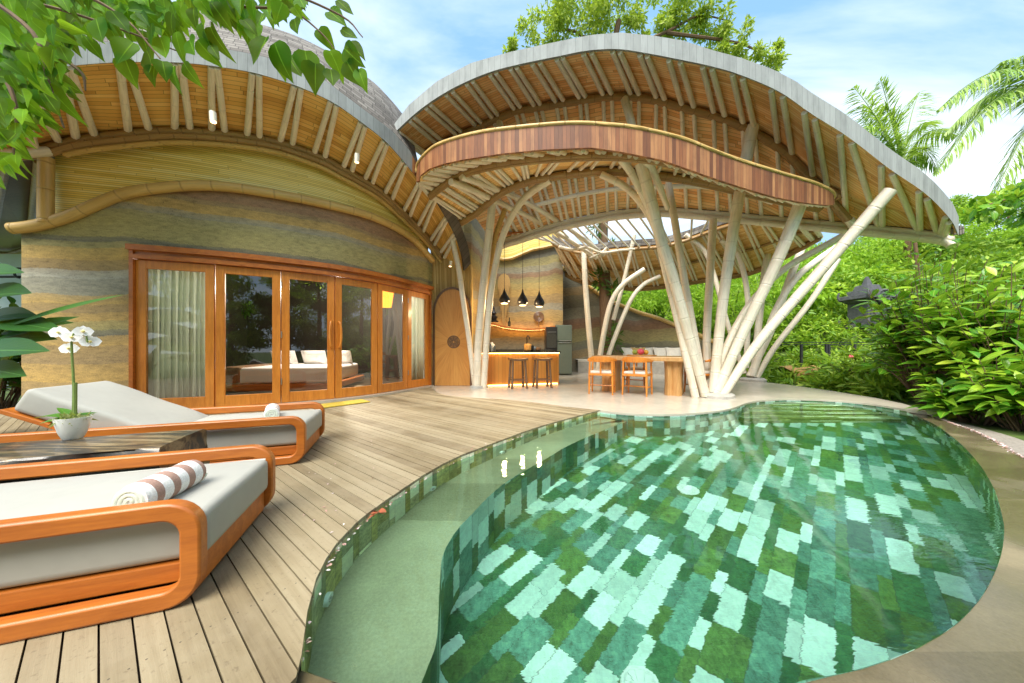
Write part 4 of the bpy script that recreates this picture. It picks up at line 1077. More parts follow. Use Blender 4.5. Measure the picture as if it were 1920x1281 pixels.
# ================================================================== KITCHEN and GARDEN WALLS
kw = thing('kitchen_wall', (.3,11.7,0), 'striped rammed earth wall behind the kitchen with bamboo cladding on top', 'wall')
ry = [(-1.2,4.5),(-.75,4.35),(-.35,4.15),(.0,4.2),(.7,4.5),(1.2,4.6),(1.86,4.75)]
xs_ = [-.75+2.61*i/30 for i in range(31)]
mb = MB(); mb.loft([[Vector((x,11.7,-.01)) for x in xs_], [Vector((x,11.7,2)) for x in xs_], [Vector((x,11.7,interp(x, ry))) for x in xs_]])
mb.loft([[Vector((1.86,11.7,-.01)), Vector((1.86,12.6,-.01))], [Vector((1.86,11.7,4.75)), Vector((1.86,12.6,4.75))]])
sw = [Vector((-1.6,8.42,0)), Vector((-1.25,8.34,0)), Vector((-1.08,8.5,0)), Vector((-.98,9.3,0)), Vector((-.86,10.3,0)), Vector((-.76,11.3,0)), Vector((-.75,11.7,0))]
mb.loft([sw, [p+Vector((0,0,2)) for p in sw], [p+Vector((0,0,3.4)) for p in sw], [p+Vector((0,0,5.7)) for p in sw]], flip=True)
mb.build('earth_wall', 'earth2', kw)
mb = MB(); mb.loft([[Vector((x,11.66,interp(x, ry)-.02)) for x in xs_], [Vector((x,11.66,6.6)) for x in xs_]])
mb.build('bamboo_cladding', 'weave', kw)
mb = MB(); mb.tube([Vector((x,11.6,interp(x, ry))) for x in xs_], .06, 9); mb.build('wavy_rail', 'bamboo_y', kw, smooth=True)
gw_px = [(1046,498),(1053,503),(1075,518),(1097,534),(1128,556.5),(1142,565),(1163,574),(1197,587.5),(1232,598),(1270,613),(1310,630),(1345,646),(1380,660)]
def gwp(x, y):
    Y = interp(x, [(1046,12.7),(1200,12.6),(1300,11.8),(1380,10.9)]); return P(x, y, Y)
gt = crv([gwp(*q) for q in gw_px], 4)
gwall = thing('garden_wall', (4.0,12.5,0), 'dark striped earth wall with a bamboo cap sloping down behind the dining table', 'wall')
mb = MB(); mb.loft([[Vector((p.x,p.y,-.01)) for p in gt], [Vector((p.x,p.y,p.z*.5)) for p in gt], gt, [p+Vector((0,.3,0)) for p in gt], [Vector((p.x,p.y+.3,-.01)) for p in gt]]); mb.build('earth_wall', 'earth3', gwall, smooth=True)
mb = MB(); mb.tube([p+Vector((0,-.03,.03)) for p in gt], .075, 9); mb.build('bamboo_cap', 'bamboo_y', gwall, smooth=True)
# ================================================================== LOUNGERS
def rrect(x0, x1, z0, z1, r, seg=7):
    pts = []
    for cx, cz, a0 in ((x1-r, z1-r, 0), (x0+r, z1-r, 90), (x0+r, z0+r, 180), (x1-r, z0+r, 270)):
        for i in range(seg+1):
            a = rad(a0+90*i/seg); pts.append((cx+r*math.cos(a), cz+r*math.sin(a)))
    return pts
def frame_loop(x0, x1, z0, z1, w, r, y0, y1):
    o, i = rrect(x0, x1, z0, z1, r), rrect(x0+w, x1-w, z0+w, z1-w, r*.5)
    mb = MB(); n = len(o)
    V = [(p[0], y, p[1]) for y in (y0, y1) for p in o]+[(p[0], y, p[1]) for y in (y0, y1) for p in i]
    F = []
    for k in range(n):
        m = (k+1) % n
        F += [(k, m, 2*n+m, 2*n+k), (n+m, n+k, 3*n+k, 3*n+m), (m, k, n+k, n+m), (2*n+k, 2*n+m, 3*n+m, 3*n+k)]
    return mb.add(V, F)
def lounger(loc, ang, label, raised):
    t = thing('sun_lounger', (0,0,0), label, 'sun lounger', 'pair of low teak sun loungers on the deck')
    L, Wd, H = 2.02, .80, .405
    for y0, y1 in ((0, -.058), (-Wd+.058, -Wd)):
        frame_loop(0, L, 0.004, H, .066, .115, y0, y1).build('arm_frame', 'teak', t, smooth=True, bevel=.009, bseg=2)
    mb = MB()
    mb.box((L/2, -.085, .105), (L-.16, .035, .075)); mb.box((L/2, -Wd+.085, .105), (L-.16, .035, .075)); mb.box((.06, -Wd/2, .085), (.045, Wd-.14, .115)); mb.box((L-.08, -Wd/2, .09), (.045, Wd-.14, .1))
    for k in range(9): mb.box((.2+.2*k, -Wd/2, .138), (.09, Wd-.2, .018))
    mb.build('base_frame', 'teak', t, bevel=.005)
    def pad(name, x0, x1, z0, z1, M4=None):
        bm = bmesh.new(); bmesh.ops.create_cube(bm, size=1)
        bmesh.ops.scale(bm, vec=(x1-x0, Wd-.135, z1-z0), verts=bm.verts)
        bmesh.ops.bevel(bm, geom=bm.edges[:], offset=.035, segments=3, profile=.6, affect='EDGES')
        bmesh.ops.subdivide_edges(bm, edges=[e for e in bm.edges if e.calc_length() > .3], cuts=6, use_grid_fill=True)
        for v in bm.verts:
            sag = .012*math.cos(v.co.x/(x1-x0)*math.pi)*math.cos(v.co.y/(Wd-.135)*math.pi)
            if v.co.z > .02: v.co.z += sag+.004*math.sin(v.co.x*13+v.co.y*5)
            if abs(v.co.y) > .28: v.co.y *= 1+.012*math.sin(v.co.x*9)
            v.co += Vector(((x0+x1)/2, -Wd/2, (z0+z1)/2))
        if M4: bm.transform(M4)
        me = bpy.data.meshes.new(name); bm.to_mesh(me); bm.free(); me.materials.append(M['white_fab'])
        for p in me.polygons: p.use_smooth = True
        o = bpy.data.objects.new(name, me); COL.objects.link(o); return adopt(o, t)
    for y in (-.078, -Wd+.078):
        mb = MB(); mb.tube([(.03,y+(.0 if y < -.3 else 0),.326), (.5,y,.327), (1.0 if raised else 1.93,y,.326)], .0065, 6); mb.build('piping', 'curtain', t, smooth=True)
    if raised:
        pad('mattress', .012, 1.02, .148, .335)
        R = Matrix.Translation((1.0, 0, .19)) @ Matrix.Rotation(rad(-27), 4, 'Y') @ Matrix.Translation((-1.0, 0, -.19))
        pad('back_cushion', 1.0, 1.86, .165, .335, R)
        mb = MB(); mb.box((1.44, -Wd/2, .145), (.92, Wd-.12, .03), M4=None); 
        mb.v = [tuple(R @ Vector(v)) for v in mb.v]; mb.build('back_board', 'teak', t, bevel=.005)
    else:
        pad('mattress', .012, 1.95, .148, .335)
    t.location = loc; t.rotation_euler = (0, 0, ang)
    return t
A1 = math.pi+rad(19.2); F1 = Vector((-1.207,1.238,0)); lounger(F1, A1, 'flat white-cushioned teak lounger with the big rolled towel, nearest the camera', False)
A2 = math.pi+rad(19.6); F2 = Vector((-1.772,2.74,0)); lounger(F2, A2, 'teak lounger with its white backrest raised, behind the orchid', True)
def on(F, A, x, w, z): 
    return F+Vector((math.cos(A)*x+math.sin(A)*w, math.sin(A)*x-math.cos(A)*w, z))
def towel(c, dirv, L, r, label):
    t = thing('rolled_towel', c, label, 'towel', 'rolled striped towels on the loungers')
    d = Vector(dirv).normalized(); n = 12
    pts = [c-d*L/2+d*L*i/n for i in range(n+1)]
    mb = MB(); mb.tube(pts, [r*.93]+[r]*(n-1)+[r*.93], 24); mb.build('roll', 'towel', t, smooth=True)
    sd = d.cross(Vector((0,0,1))).normalized()
    for e in (-1, 1):
        mb = MB(); sp = []
        for i in range(70):
            a = i*.27; q = r*(.12+.80*i/69); sp.append(c+d*(e*(L/2+.002))+sd*(math.cos(a)*q)+Vector((0,0,1))*(math.sin(a)*q))
        mb.tube(sp, .006, 5); mb.build('spiral_edge', 'curtain', t, smooth=True)
towel(Vector((-1.52,1.40,.335+.058)), (-.06,.30,0), .31, .063, 'large rolled brown striped towel on the nearest lounger')
towel(on(F2, A2, .36, .40, .337+.055), (-.2,.28,0), .30, .058, 'rolled striped towel on the farther lounger with the raised back')
# ---- petrified log table
def log_table():
    t = thing('log_coffee_table', (-2.75,1.83,0), 'polished dark petrified log used as a table between the loungers', 'coffee table')
    u = Vector((-.945,-.327,0)); wv = Vector((-.327,.945,0)); c0 = Vector((-2.09,2.035,0)); L = 1.35; n = 26
    prof = [(-.22,.02),(-.245,.12),(-.245,.25),(-.235,.36),(-.222,.412),(-.205,.422),(-.1,.424),(.02,.424),(.14,.424),(.215,.422),(.232,.41),(.242,.33),(.24,.2),(.225,.08),(.19,.0),(-.19,.0)]
    rows = []
    for i in range(n+1):
        x = L*i/n; rr = []
        for k, (a, z) in enumerate(prof):
            w = 1+.06*math.sin(x*5+k*.9)+.03*math.sin(x*13+k*2.1); flat = z > .415
            b = a*(w if not flat else 1+.05*math.sin(x*4+(1 if a > 0 else 0)))
            e = (.012*math.sin(k*3.1+x*21) if not flat else 0)
            bulge = -.03*math.sin(z/.42*math.pi)*(1 if i == 0 else 0)
            rr.append(c0+u*(x+e*(1 if i in (0, n) else .4)+bulge)+wv*b+Vector((0,0,z)))
        rows.append(rr+[rr[0]])
    mb = MB(); mb.loft(rows); m = len(prof)
    mb.add(rows[0][:-1], [tuple(range(m))]); mb.add(rows[-1][:-1], [tuple(range(m-1, -1, -1))])
    o = mb.build('log', 'log', t, smooth=True); return t
log_table()
# ---- orchid
def orchid():
    c = P(137, 822, 2.0); c.z = .425
    t = thing('potted_orchid', c, 'white orchid in a small white bowl on the log table', 'orchid')
    mb = MB(); w = lambda a, z: (.025*math.sin(a*5)*(z > .11))
    mb.lathe([(.0,.002),(.038,.0),(.045,.01),(.060,.05),(.071,.10),(.075,.135),(.071,.135),(.066,.112),(.0,.108)], c, 36, wob=lambda a, z: .02*math.sin(a*6+1)*(z > .1))
    mb.build('pot', 'ceramic', t, smooth=True)
    pm = clump_points([(c.x,c.y,c.z+.118,.058,.058,.026)], 260)[0]
    leaves('moss', 'leaf_grass', pm, rdir(len(pm)), rdir(len(pm)), .05, .012, 'blade', S=2, parent=t)
    up = Vector((0,0,1)); sx = Vector((1,0,0)); R = Vector((.77,-.3,0))
    st = crv([c+Vector((0,0,.11)), c+Vector((.005,0,.28)), c+Vector((.0,0,.42)), c+Vector((-.008,0,.55)), c+Vector((-.005,0,.63)), c+Vector((.03,0,.685)), c+Vector((.075,0,.665)), c+Vector((.09,0,.60))], 4)
    mb = MB(); mb.tube(st, [.007,.004], 8); mb.build('flower_stem', 'stem', t, smooth=True)
    mb = MB(); mb.tube([c+Vector((.012,0,.1)), c+Vector((.014,.0,.35))], .009, 7); mb.build('support_cane', 'stem', t, smooth=True)
    leaves('leaf', 'leaf_orchid', [tuple(c+Vector((-.01,0,.12)))]*4, [(-1,-.15,.42),(-.75,.2,.75),(.25,.9,.5),(-.6,-.75,.25)], [(.3,0,1)]*4, [.19,.15,.11,.11], [.085,.055,.04,.05], 'oval', S=6, fold=.3, droop=.35, parent=t)
    view = (Vector((0,0,1))-c).normalized()
    for (px, py, s, yaw) in ((111,624,1,-.2),(135,633,.95,.15),(130,654,.95,-.1),(156,622,.9,.5),(169,641,1,.45)):
        f = P(px, py, 1.99+random.uniform(-.03,.03)); nrm_ = (Vector((.55+yaw, -.8, .15))).normalized()
        sd = nrm_.cross(up).normalized(); u2 = sd.cross(nrm_)
        d = [(sd*math.cos(rad(a))+u2*math.sin(rad(a))) for a in (5, 175, 90, 215, 325)]
        o = leaves('flower', 'petal_w', [tuple(f)]*5, [tuple(x+nrm_*.15) for x in d], [tuple(nrm_)]*5, np.array([.047,.047,.042,.042,.042])*s, np.array([.064,.064,.042,.042,.042])*s, 'oval', S=5, fold=.1, droop=.12, parent=t)
        mb = MB(); mb.lathe([(0,-.008),(.007,-.004),(.008,.004),(0,.01)], f+nrm_*.008, 8); mb.build('lip', 'petal_c', o, smooth=True)
orchid()
# ---- door mat
mb = MB(); a, b = G(603,766.5), G(694,754.5); d = (b-a); d.z = 0; ang = math.atan2(d.y, d.x); nn = Vector((-d.y, d.x, 0)).normalized()
mb.box((a+b)/2+nn*.17+Vector((0,0,.012)), (d.length, .36, .02), rz=ang)
tag(mb.build('door_mat', 'yellowmat', bevel=.006), 'yellow doormat on the deck before the glass doors', 'doormat')
# ---- curtains, bed
def curtain(px0, px1, label, folds):
    a, b = wall_at(px0)-wall_out(wall_at(px0))*.12, wall_at(px1)-wall_out(wall_at(px1))*.12; t = (b-a); L = t.length; t.normalize(); n = Vector((t.y,-t.x,0)); K = folds*8
    def row(z, amp): return [a+t*(L*i/K)+n*(amp*math.sin(i*2*math.pi/8)+amp*.5*math.sin(i*1.3+1))+Vector((0,0,z)) for i in range(K+1)]
    mb = MB(); mb.loft([row(.05,.028), row(1.0,.03), row(1.8,.024), row(2.26,.014)]); o = mb.build('curtain', 'curtain', smooth=True, angle=0)
    m = o.modifiers.new('Solid', 'SOLIDIFY'); m.thickness = .004
    tag(o, label, 'curtain', 'curtains behind the glass doors'); return o
curtain(262, 402, 'wide pleated white curtain behind the first glass door', 12)
curtain(764, 803, 'narrow pale curtain behind the glass door nearest the arched door', 6)
bed = thing('bed', (-5.1,7.7,0), 'low wooden bed with a white mattress seen through the glass doors', 'bed')
ba = rad(8)
def bx(c, s, nm, m, bev=.02, par=bed):
    mb = MB(); mb.box(Vector((-5.15,7.75,0))+Matrix.Rotation(ba, 3, 'Z') @ Vector(c), s, rz=ba); return mb.build(nm, m, par, bevel=bev, bseg=3, smooth=True)
bx((0,0,.14), (2.35,2.2,.14), 'bed_base', 'teak', .03); bx((0,0,.38), (2.1,1.95,.34), 'mattress', 'bedsheet', .06); bx((-.86,0,.40), (.4,1.98,.345), 'throw', 'throw', .05)
for i, (x, lab) in enumerate(((-.62,'white pillow at the curtain end of the bed'),(.1,'grey white pillow in the middle of the bed'),(.72,'white pillow at the far end of the bed'))):
    mb = MB(); Mx = Matrix.Translation(Vector((-5.15,7.75,0))+Matrix.Rotation(ba, 3, 'Z') @ Vector((x, .55, .72))) @ Matrix.Rotation(ba, 4, 'Z') @ Matrix.Rotation(rad(-62), 4, 'X')
    vs = []
    pr = [(1-abs(2*i/8-1)**3) for i in range(9)]
    top = [[Mx @ Vector(((i/8-.5)*.58, (j/8-.5)*.40, .085*(pr[i]*pr[j])**.5)) for i in range(9)] for j in range(9)]; bot = [[Mx @ Vector(((i/8-.5)*.58, (j/8-.5)*.40, -.085*(pr[i]*pr[j])**.5)) for i in range(9)] for j in range(9)]
    mb.loft(top); mb.loft(bot, flip=True); tag(mb.build('pillow', 'bedsheet', smooth=True), lab, 'pillow', 'pillows on the bed')
lp_ = P(722, 562, 8.6); sh = thing('bedroom_lampshade', lp_, 'glowing orange lampshade hanging inside the bedroom doors', 'lamp')
mb = MB(); mb.lathe([(.16,-.2),(.22,.2)], lp_, 20); mb.build('lamp_shade', 'shade_lit', sh, smooth=True)
L = bpy.data.lights.new('bedroom_light', 'POINT'); L.energy = 150; L.color = (1,.86,.70); L.shadow_soft_size = .1; lo = bpy.data.objects.new('bedroom_light', L); COL.objects.link(lo); lo.location = lp_+Vector((-1.0,-.5,.1)); adopt(lo, sh)
mb = MB(); mb.tube([lp_+Vector((0,0,.2)), Vector((lp_.x, lp_.y, 3.04))], .006, 6); mb.build('cord', 'black', sh)
# ================================================================== KITCHEN
ca, cb_ = Vector((-.95,8.03,0)), Vector((1.27,8.66,0)); cd = (cb_-ca); cL = cd.length; cd.normalize(); cn = Vector((cd.y,-cd.x,0)); cang = math.atan2(cd.y, cd.x)
bar_ = thing('kitchen_bar', (ca+cb_)/2, 'orange wood panelled kitchen bar with a glowing strip under its dark top', 'kitchen bar')
def cb3(u, o, z): return ca+cd*u+cn*o+Vector((0,0,z))
M['barwood'] = mat_planks('orange_bar_boards', (.50,.19,.03), (.68,.30,.06), (.80,.42,.10), w=.09, l=3, gap=.02, rough=.4, axis=1, spread=.7, bumps=.3)
mb = MB(); mb.box(cb3(cL/2, -.30, .415), (cL, .6, .81), rz=cang); mb.build('front_panel', 'barwood', bar_, bevel=.004)
mb = MB(); mb.box(cb3(cL/2, -.29, .855), (cL+.05, .72, .04), rz=cang); mb.build('countertop', 'granite', bar_, bevel=.004)
mb = MB(); mb.box(cb3(cL/2, .025, .828), (cL, .015, .012), rz=cang); mb.build('led_strip', 'led', bar_)
mb = MB(); mb.box(cb3(cL/2, .012, .012), (cL*.96, .01, .01), rz=cang); mb.build('led_strip', 'led', bar_)
bc = thing('back_counter', (.6,11.2,0), 'dark kitchen counter with a tap along the earth wall', 'counter')
mb = MB(); mb.box((.35,11.33,.42), (2.0,.62,.84)); mb.build('cabinet', 'granite', bc, bevel=.005); mb = MB(); mb.box((.35,11.31,.875), (2.06,.68,.05)); mb.build('worktop', 'granite', bc, bevel=.005)
tx = P(988, 650, 10.9); tb = Vector((tx.x, tx.y, .9))
mb = MB(); mb.tube(crv([tb, tb+Vector((0,0,.3)), tb+Vector((.0,0,.42)), tb+Vector((.03,-.04,.47)), tb+Vector((.07,-.1,.42)), tb+Vector((.075,-.11,.34))], 5), .018, 8); mb.lathe([(.035,0),(.03,.04)], tb, 12); mb.build('tap', 'black', bc, smooth=True)
ov = thing('built_in_oven', P(1032, 640, 11.3), 'tall black oven column beside the refrigerator', 'oven')
mb = MB(); mb.box((1.37,11.34,.84), (.38,.6,1.68)); mb.build('body', 'black', ov, bevel=.006); mb = MB(); mb.box((1.37,11.03,1.2), (.33,.02,.5)); mb.build('door', 'granite', ov, bevel=.004)
mb = MB(); mb.box((1.37,11.01,1.5), (.3,.02,.015)); mb.build('handle', 'steel', ov)
fg = thing('refrigerator', (1.79,11.4,0), 'grey green two-door refrigerator standing at the end of the kitchen', 'refrigerator')
mb = MB(); mb.box((1.80,11.42,.89), (.56,.60,1.72)); mb.build('body', 'fridge', fg, bevel=.012)
for z0, z1 in ((.06,1.16),(1.17,1.745)):
    mb = MB(); mb.box((1.80,11.095,(z0+z1)/2), (.55,.05,z1-z0)); d = mb.build('door', 'fridge', fg, bevel=.012)
    mb = MB(); z = z1-.03 if z0 < 1 else z0+.03; mb.box((1.83,11.06,z), (.44,.025,.022)); mb.build('handle', 'steel', d, bevel=.004)
# shelf with glow
sf = thing('wall_shelf', (.3,11.4,1.7), 'curved wooden wall shelf with a glowing strip beneath', 'shelf')
sp = [P(x, y, 11.35) for x, y in ((905,606),(925,609),(945,614),(965,617),(985,618.5),(1005,618.5),(1022,617),(1042,613))]; sp = crv(sp, 4)
mb = MB(); th = Vector((0,0,.05)); dp = Vector((0,.33,0)); mb.loft([sp, [p+th for p in sp], [p+th+dp for p in sp], [p+dp for p in sp], sp]); mb.build('board', 'teak', sf)
mb = MB(); mb.loft([[p+Vector((0,.2,-.012)) for p in sp], [p+Vector((0,.24,-.012)) for p in sp]]); mb.loft([[p+Vector((0,.26,.056)) for p in sp], [p+Vector((0,.29,.056)) for p in sp]], flip=True); mb.build('led_strip', 'led', sf)
# things on the shelf and wall
def lathe_thing(name, prof, c, m, label, cat, group=None, seg=14):
    mb = MB(); mb.lathe(prof, c, seg); return tag(mb.build(name, m, smooth=True), label, cat, group)
q = P(926, 606, 11.45); lathe_thing('shrine_ornament', [(.16,0),(.17,.05),(.09,.08),(.13,.14),(.14,.2),(.06,.26),(.1,.32),(.05,.4),(.03,.46),(.05,.5),(.012,.56),(.0,.66)], q+Vector((0,0,.03)), 'black', 'black tiered ornament standing on the kitchen wall shelf', 'ornament')
q = P(955, 615, 11.45); lathe_thing('shelf_bottle', [(.045,0),(.05,.02),(.05,.16),(.018,.22),(.018,.32),(.0,.325)], q+Vector((0,0,.05)), 'bottle', 'dark bottle standing on the kitchen wall shelf', 'bottle')
q = P(1010, 594, 11.6); mb = MB(); 
for r in (.17,.13,.09,.05): mb.tube([q+Vector((math.cos(a)*r,0,math.sin(a)*r)) for a in [2*math.pi*i/20 for i in range(21)]], .025, 6)
mb.tube([q+Vector((0,0,-.15)), q+Vector((0,0,-.36))], .02, 6); tag(mb.build('woven_fan', 'walnut', smooth=True), 'round dark woven fan propped against the kitchen wall', 'fan')
def macrame():
    c = P(945, 520, 11.62); mb = MB()
    for k in range(30):
        x = -.22+.44*k/29; top = .05*math.cos(k)*.3; ln = 1.95-.9*abs(x)/.22+random.uniform(-.12,.12)
        pts = [c+Vector((x*.8, -.01, .12*math.cos(x/.22*1.5)+top)), c+Vector((x*1.0, -.03, -.25)), c+Vector((x*.85+random.uniform(-.03,.03), -.03, -ln*.55)), c+Vector((x*.75+random.uniform(-.05,.05), -.02, -ln))]
        mb.tube(crv(pts, 3), [.013,.006], 5)
    return tag(mb.build('macrame_hanging', 'macrame', smooth=True), 'shaggy jute wall hanging above the kitchen shelf', 'wall hanging')
macrame()
for i, (px, h, r, m, lab) in enumerate(((921,.30,.045,'bottle','tall dark bottle at the column end of the kitchen bar'),(926,.24,.05,'ceramic','white jar at the column end of the kitchen bar'),(930,.17,.055,'steel','short steel shaker beside the white jar on the bar'))):
    q = cb3((P(px, 650, 8.2)-ca).dot(cd), -.28, .876); lathe_thing('bottle' if i == 0 else ('jar' if i == 1 else 'shaker'), [(r*.9,0),(r,.02),(r,h*.6),(r*.35,h*.75),(r*.35,h),(0,h+.005)] if i == 0 else [(r*.8,0),(r,.02),(r*.95,h*.85),(r*.5,h),(0,h)], q, m, lab, 'bottle' if i == 0 else ('jar' if i == 1 else 'shaker'))
for i, (px, r, h, m, lab) in enumerate(((1000,.10,.2,'redwood','wooden bowl on the kitchen bar near the tap'),(1008,.07,.16,'black','black coffee pot on the kitchen bar'),(1015,.06,.12,'steel','steel cup on the kitchen bar'),(1022,.09,.10,'throw','low brown basket on the bar end nearest the refrigerator'))):
    q = cb3((P(px, 650, 8.45)-ca).dot(cd), -.45, .876); lathe_thing(('bowl','coffee_pot','cup','basket')[i], [(r*.6,0),(r,.03),(r*1.05,h*.8),(r*.9,h),(r*.2,h*1.02),(0,h*1.05)], q, m, lab, ('bowl','coffee pot','cup','basket')[i])
# pendant lamps
for i, (px, pyt, pyb, Y, lab) in enumerate(((945.8,541,569,8.35,'black teardrop pendant lamp nearest the bamboo columns, before the jute hanging'),(980,542,572.5,8.55,'middle one of the three black teardrop pendant lamps'),(1011,545,575,8.75,'black teardrop pendant lamp nearest the refrigerator'))):
    b = P(px, pyb, Y); h = (pyb-pyt)/600*Y; r = .145
    t = thing('pendant_lamp', b, lab, 'pendant lamp', 'black pendant lamps over the kitchen bar')
    pr = [(.62,0),(.80,.05),(.98,.16),(1,.24),(.9,.36),(.66,.5),(.4,.64),(.22,.78),(.12,.9),(.07,1.0),(0,1.02)]
    mb = MB(); mb.lathe([(a*r, z*h) for a, z in pr], b, 22); o = mb.build('lamp_shade', 'black', t, smooth=True)
    mb = MB(); mb.lathe([(.0,-.012),(.085,-.010),(.088,.0)], b, 16); mb.build('bulb', 'lamp', t, smooth=True)
    mb = MB(); mb.tube([b+Vector((0,0,h)), P(px, 442-4*i, Y)], .006, 5); mb.build('cord', 'black', t)
    L = bpy.data.lights.new('pendant_light', 'POINT'); L.energy = 13; L.color = (1,.68,.36); L.shadow_soft_size = .05; lo = bpy.data.objects.new('pendant_light', L); COL.objects.link(lo); lo.location = b+Vector((0,0,-.08)); adopt(lo, t)
mb = MB(); mb.beam(P(935,440,8.3), P(1020,434,8.85), .16, .03); tag(mb.build('pendant_board', 'teak'), 'red-brown ceiling board that holds the pendant lamp cords', 'board')
# stools
def stool():
    t = thing('bar_stool', (0,0,0), 'x', 'stool', 'dark wooden stools at the kitchen bar')
    mb = MB(); rows = []
    for j in range(7): rows.append([Vector(((i/8-.5)*.42, (j/6-.5)*.30, .70+.025*(abs(i/8-.5)*2)**2-.0)) for i in range(9)])
    mb.loft(rows); mb.loft([[p-Vector((0,0,.045)) for p in r] for r in rows], flip=True)
    edge = [rows[0], [p-Vector((0,0,.045)) for p in rows[0]]]; mb.loft(edge, flip=True); mb.loft([rows[-1], [p-Vector((0,0,.045)) for p in rows[-1]]])
    for k in (0, 8): mb.loft([[r[k] for r in rows], [r[k]-Vector((0,0,.045)) for r in rows]], flip=(k == 8))
    mb.build('seat', 'walnut', t)
    for sx in (-1, 1):
        for sy_ in (-1, 1):
            mb = MB(); mb.tube([(sx*.15, sy_*.10, .67), (sx*.185, sy_*.145, 0)], [.027,.031], 8); mb.build('leg', 'walnut', t, smooth=True)
    for a, b in (((-.175,-.13,.2),(.175,-.13,.2)),((-.175,.13,.2),(.175,.13,.2)),((-.172,-.13,.26),(-.172,.13,.26)),((.172,-.13,.26),(.172,.13,.26))):
        mb = MB(); mb.tube([a, b], .013, 6); mb.build('stretcher', 'walnut', t, smooth=True)
    return t
s0 = stool(); s0.location = (.14,7.72,0); s0.rotation_euler.z = rad(16); s0['label'] = 'dark wooden bar stool nearer the leaning bamboo columns'
s1 = copy_tree(s0); s1.location = (.74,7.83,0); s1.rotation_euler.z = rad(13); s1['label'] = 'dark wooden bar stool nearer the refrigerator'
# ================================================================== DINING
TA = math.atan2(-.5,.86); tdir, tn = Vector((.86,-.5,0)).normalized(), Vector((.5,.86,0)).normalized(); TC = Vector((2.86,7.12,0))
def T(u, w, z=0): return TC+tdir*u+tn*w+Vector((0,0,z))
tb_ = thing('dining_table', TC, 'heavy orange wood dining table on two slab legs', 'dining table')
mb = MB(); ed = []
for i in range(40):
    a = 2*math.pi*i/40; c, s_ = math.cos(a), math.sin(a); k = (abs(c)**6+abs(s_)**6)**(-1/6); j = 1+.02*math.sin(a*7)+.012*math.sin(a*13)
    ed.append(T(c*k*1.02*j, s_*k*.47*j))
mb.add([p+Vector((0,0,.70)) for p in ed]+[p+Vector((0,0,.79)) for p in ed], [tuple(range(39, -1, -1)), tuple(range(40, 80))]+[(i, (i+1) % 40, 40+(i+1) % 40, 40+i) for i in range(40)])
mb.build('table_top', 'slab', tb_, bevel=.012)
for u in (-.62, .66):
    mb = MB(); ring_ = []
    for i in range(28):
        a = 2*math.pi*i/28; c, s_ = math.cos(a), math.sin(a); k = (abs(c)**5+abs(s_)**5)**(-.2); j = 1+.07*math.sin(a*5+u*9)+.05*math.sin(a*9)
        ring_.append((c*k*.17*j, s_*k*.33*j))
    mb.loft([[T(u+x*f, w*f, z) for x, w in ring_+[ring_[0]]] for z, f in ((.0,1.0),(.25,.96),(.5,.97),(.70,1.03))]); mb.build('leg', 'slab', tb_, smooth=True)
def chair():
    t = thing('dining_chair', (0,0,0), 'x', 'dining chair', 'orange wooden armchairs round the dining table')
    # faces +y
    mb = MB(); mb.box((0,0,.415), (.49,.46,.045)); mb.build('seat_frame', 'teak_c', t, bevel=.012, bseg=3)
    bm_ = MB(); bm_.box((0,.01,.463), (.46,.43,.055), top=(.96,.96)); bm_.build('cushion', 'cushion', t, bevel=.02, bseg=3)
    for sx in (-1, 1):
        for y, zt in ((.20,.69),(-.19,.70)):
            mb = MB(); mb.tube([(sx*.225,y,zt),(sx*.232,y,.43),(sx*.235,y*1.02,.2),(sx*.24,y*1.08,0)], [.016,.024,.021,.015], 9); mb.build('leg', 'teak_c', t, smooth=True)
    rows = []; K = 22
    for i in range(K+1):
        a = rad(-8+196*i/K); x, y = .285*math.cos(a), -.02-.27*math.sin(a); f = math.sin(math.pi*i/K)
        h = .032+.075*f**1.5; th = .028; z = .70+.03*f; R = Vector((math.cos(a), -math.sin(a), 0))
        c = Vector((x, y+.04, z)); rows.append([c+R*th*.6+Vector((0,0,-h*.5)), c+R*th+Vector((0,0,0)), c+R*th*.6+Vector((0,0,h*.62)), c-R*th*.6+Vector((0,0,h*.62)), c-R*th+Vector((0,0,0)), c-R*th*.6+Vector((0,0,-h*.5))])
    mb = MB(); mb.loft([r+[r[0]] for r in rows]); mb.add(rows[0], [tuple(range(5,-1,-1))]); mb.add(rows[-1], [tuple(range(6))]); mb.build('back_rail', 'teak_c', t, smooth=True, angle=60)
    mb = MB(); mb.tube([(0,-.225,.70),(0,-.215,.43)], .018, 8); mb.build('back_post', 'teak_c', t, smooth=True)
    for a, b in (((-.235,-.2,.17),(-.235,.2,.17)),((.235,-.2,.17),(.235,.2,.17)),((-.235,0,.17),(.235,0,.17))):
        mb = MB(); mb.tube([a, b], .013, 7); mb.build('stretcher', 'teak_c', t, smooth=True)
    return t
face = math.atan2(tn.y, tn.x)-math.pi/2
ch0 = chair()
ch0.location = G(1198, 743); ch0.location.x += .05; ch0.location.y += .22; ch0.rotation_euler.z = face-.12; ch0['label'] = 'orange dining armchair before the table, closest to the big column group'
def addchair(loc, rz, lab):
    c = copy_tree(ch0); c.location = loc; c.rotation_euler.z = rz; c['label'] = lab; return c
addchair(Vector((1.93,6.86,0)), face+.12, 'orange dining armchair before the table, on the side of the bar stools')
addchair(T(1.15,.32), face+math.pi/2+.5, 'orange dining armchair at the table end, half hidden by the big columns')
addchair(T(-.25,.86), face+math.pi, 'orange dining armchair on the bench side of the table')
tr = T(.02,-.02,.792); lathe_thing('lazy_susan', [(.30,0),(.31,.012),(.31,.026),(.0,.028)], tr, 'slab', 'round wooden turntable on the dining table', 'turntable', seg=28)
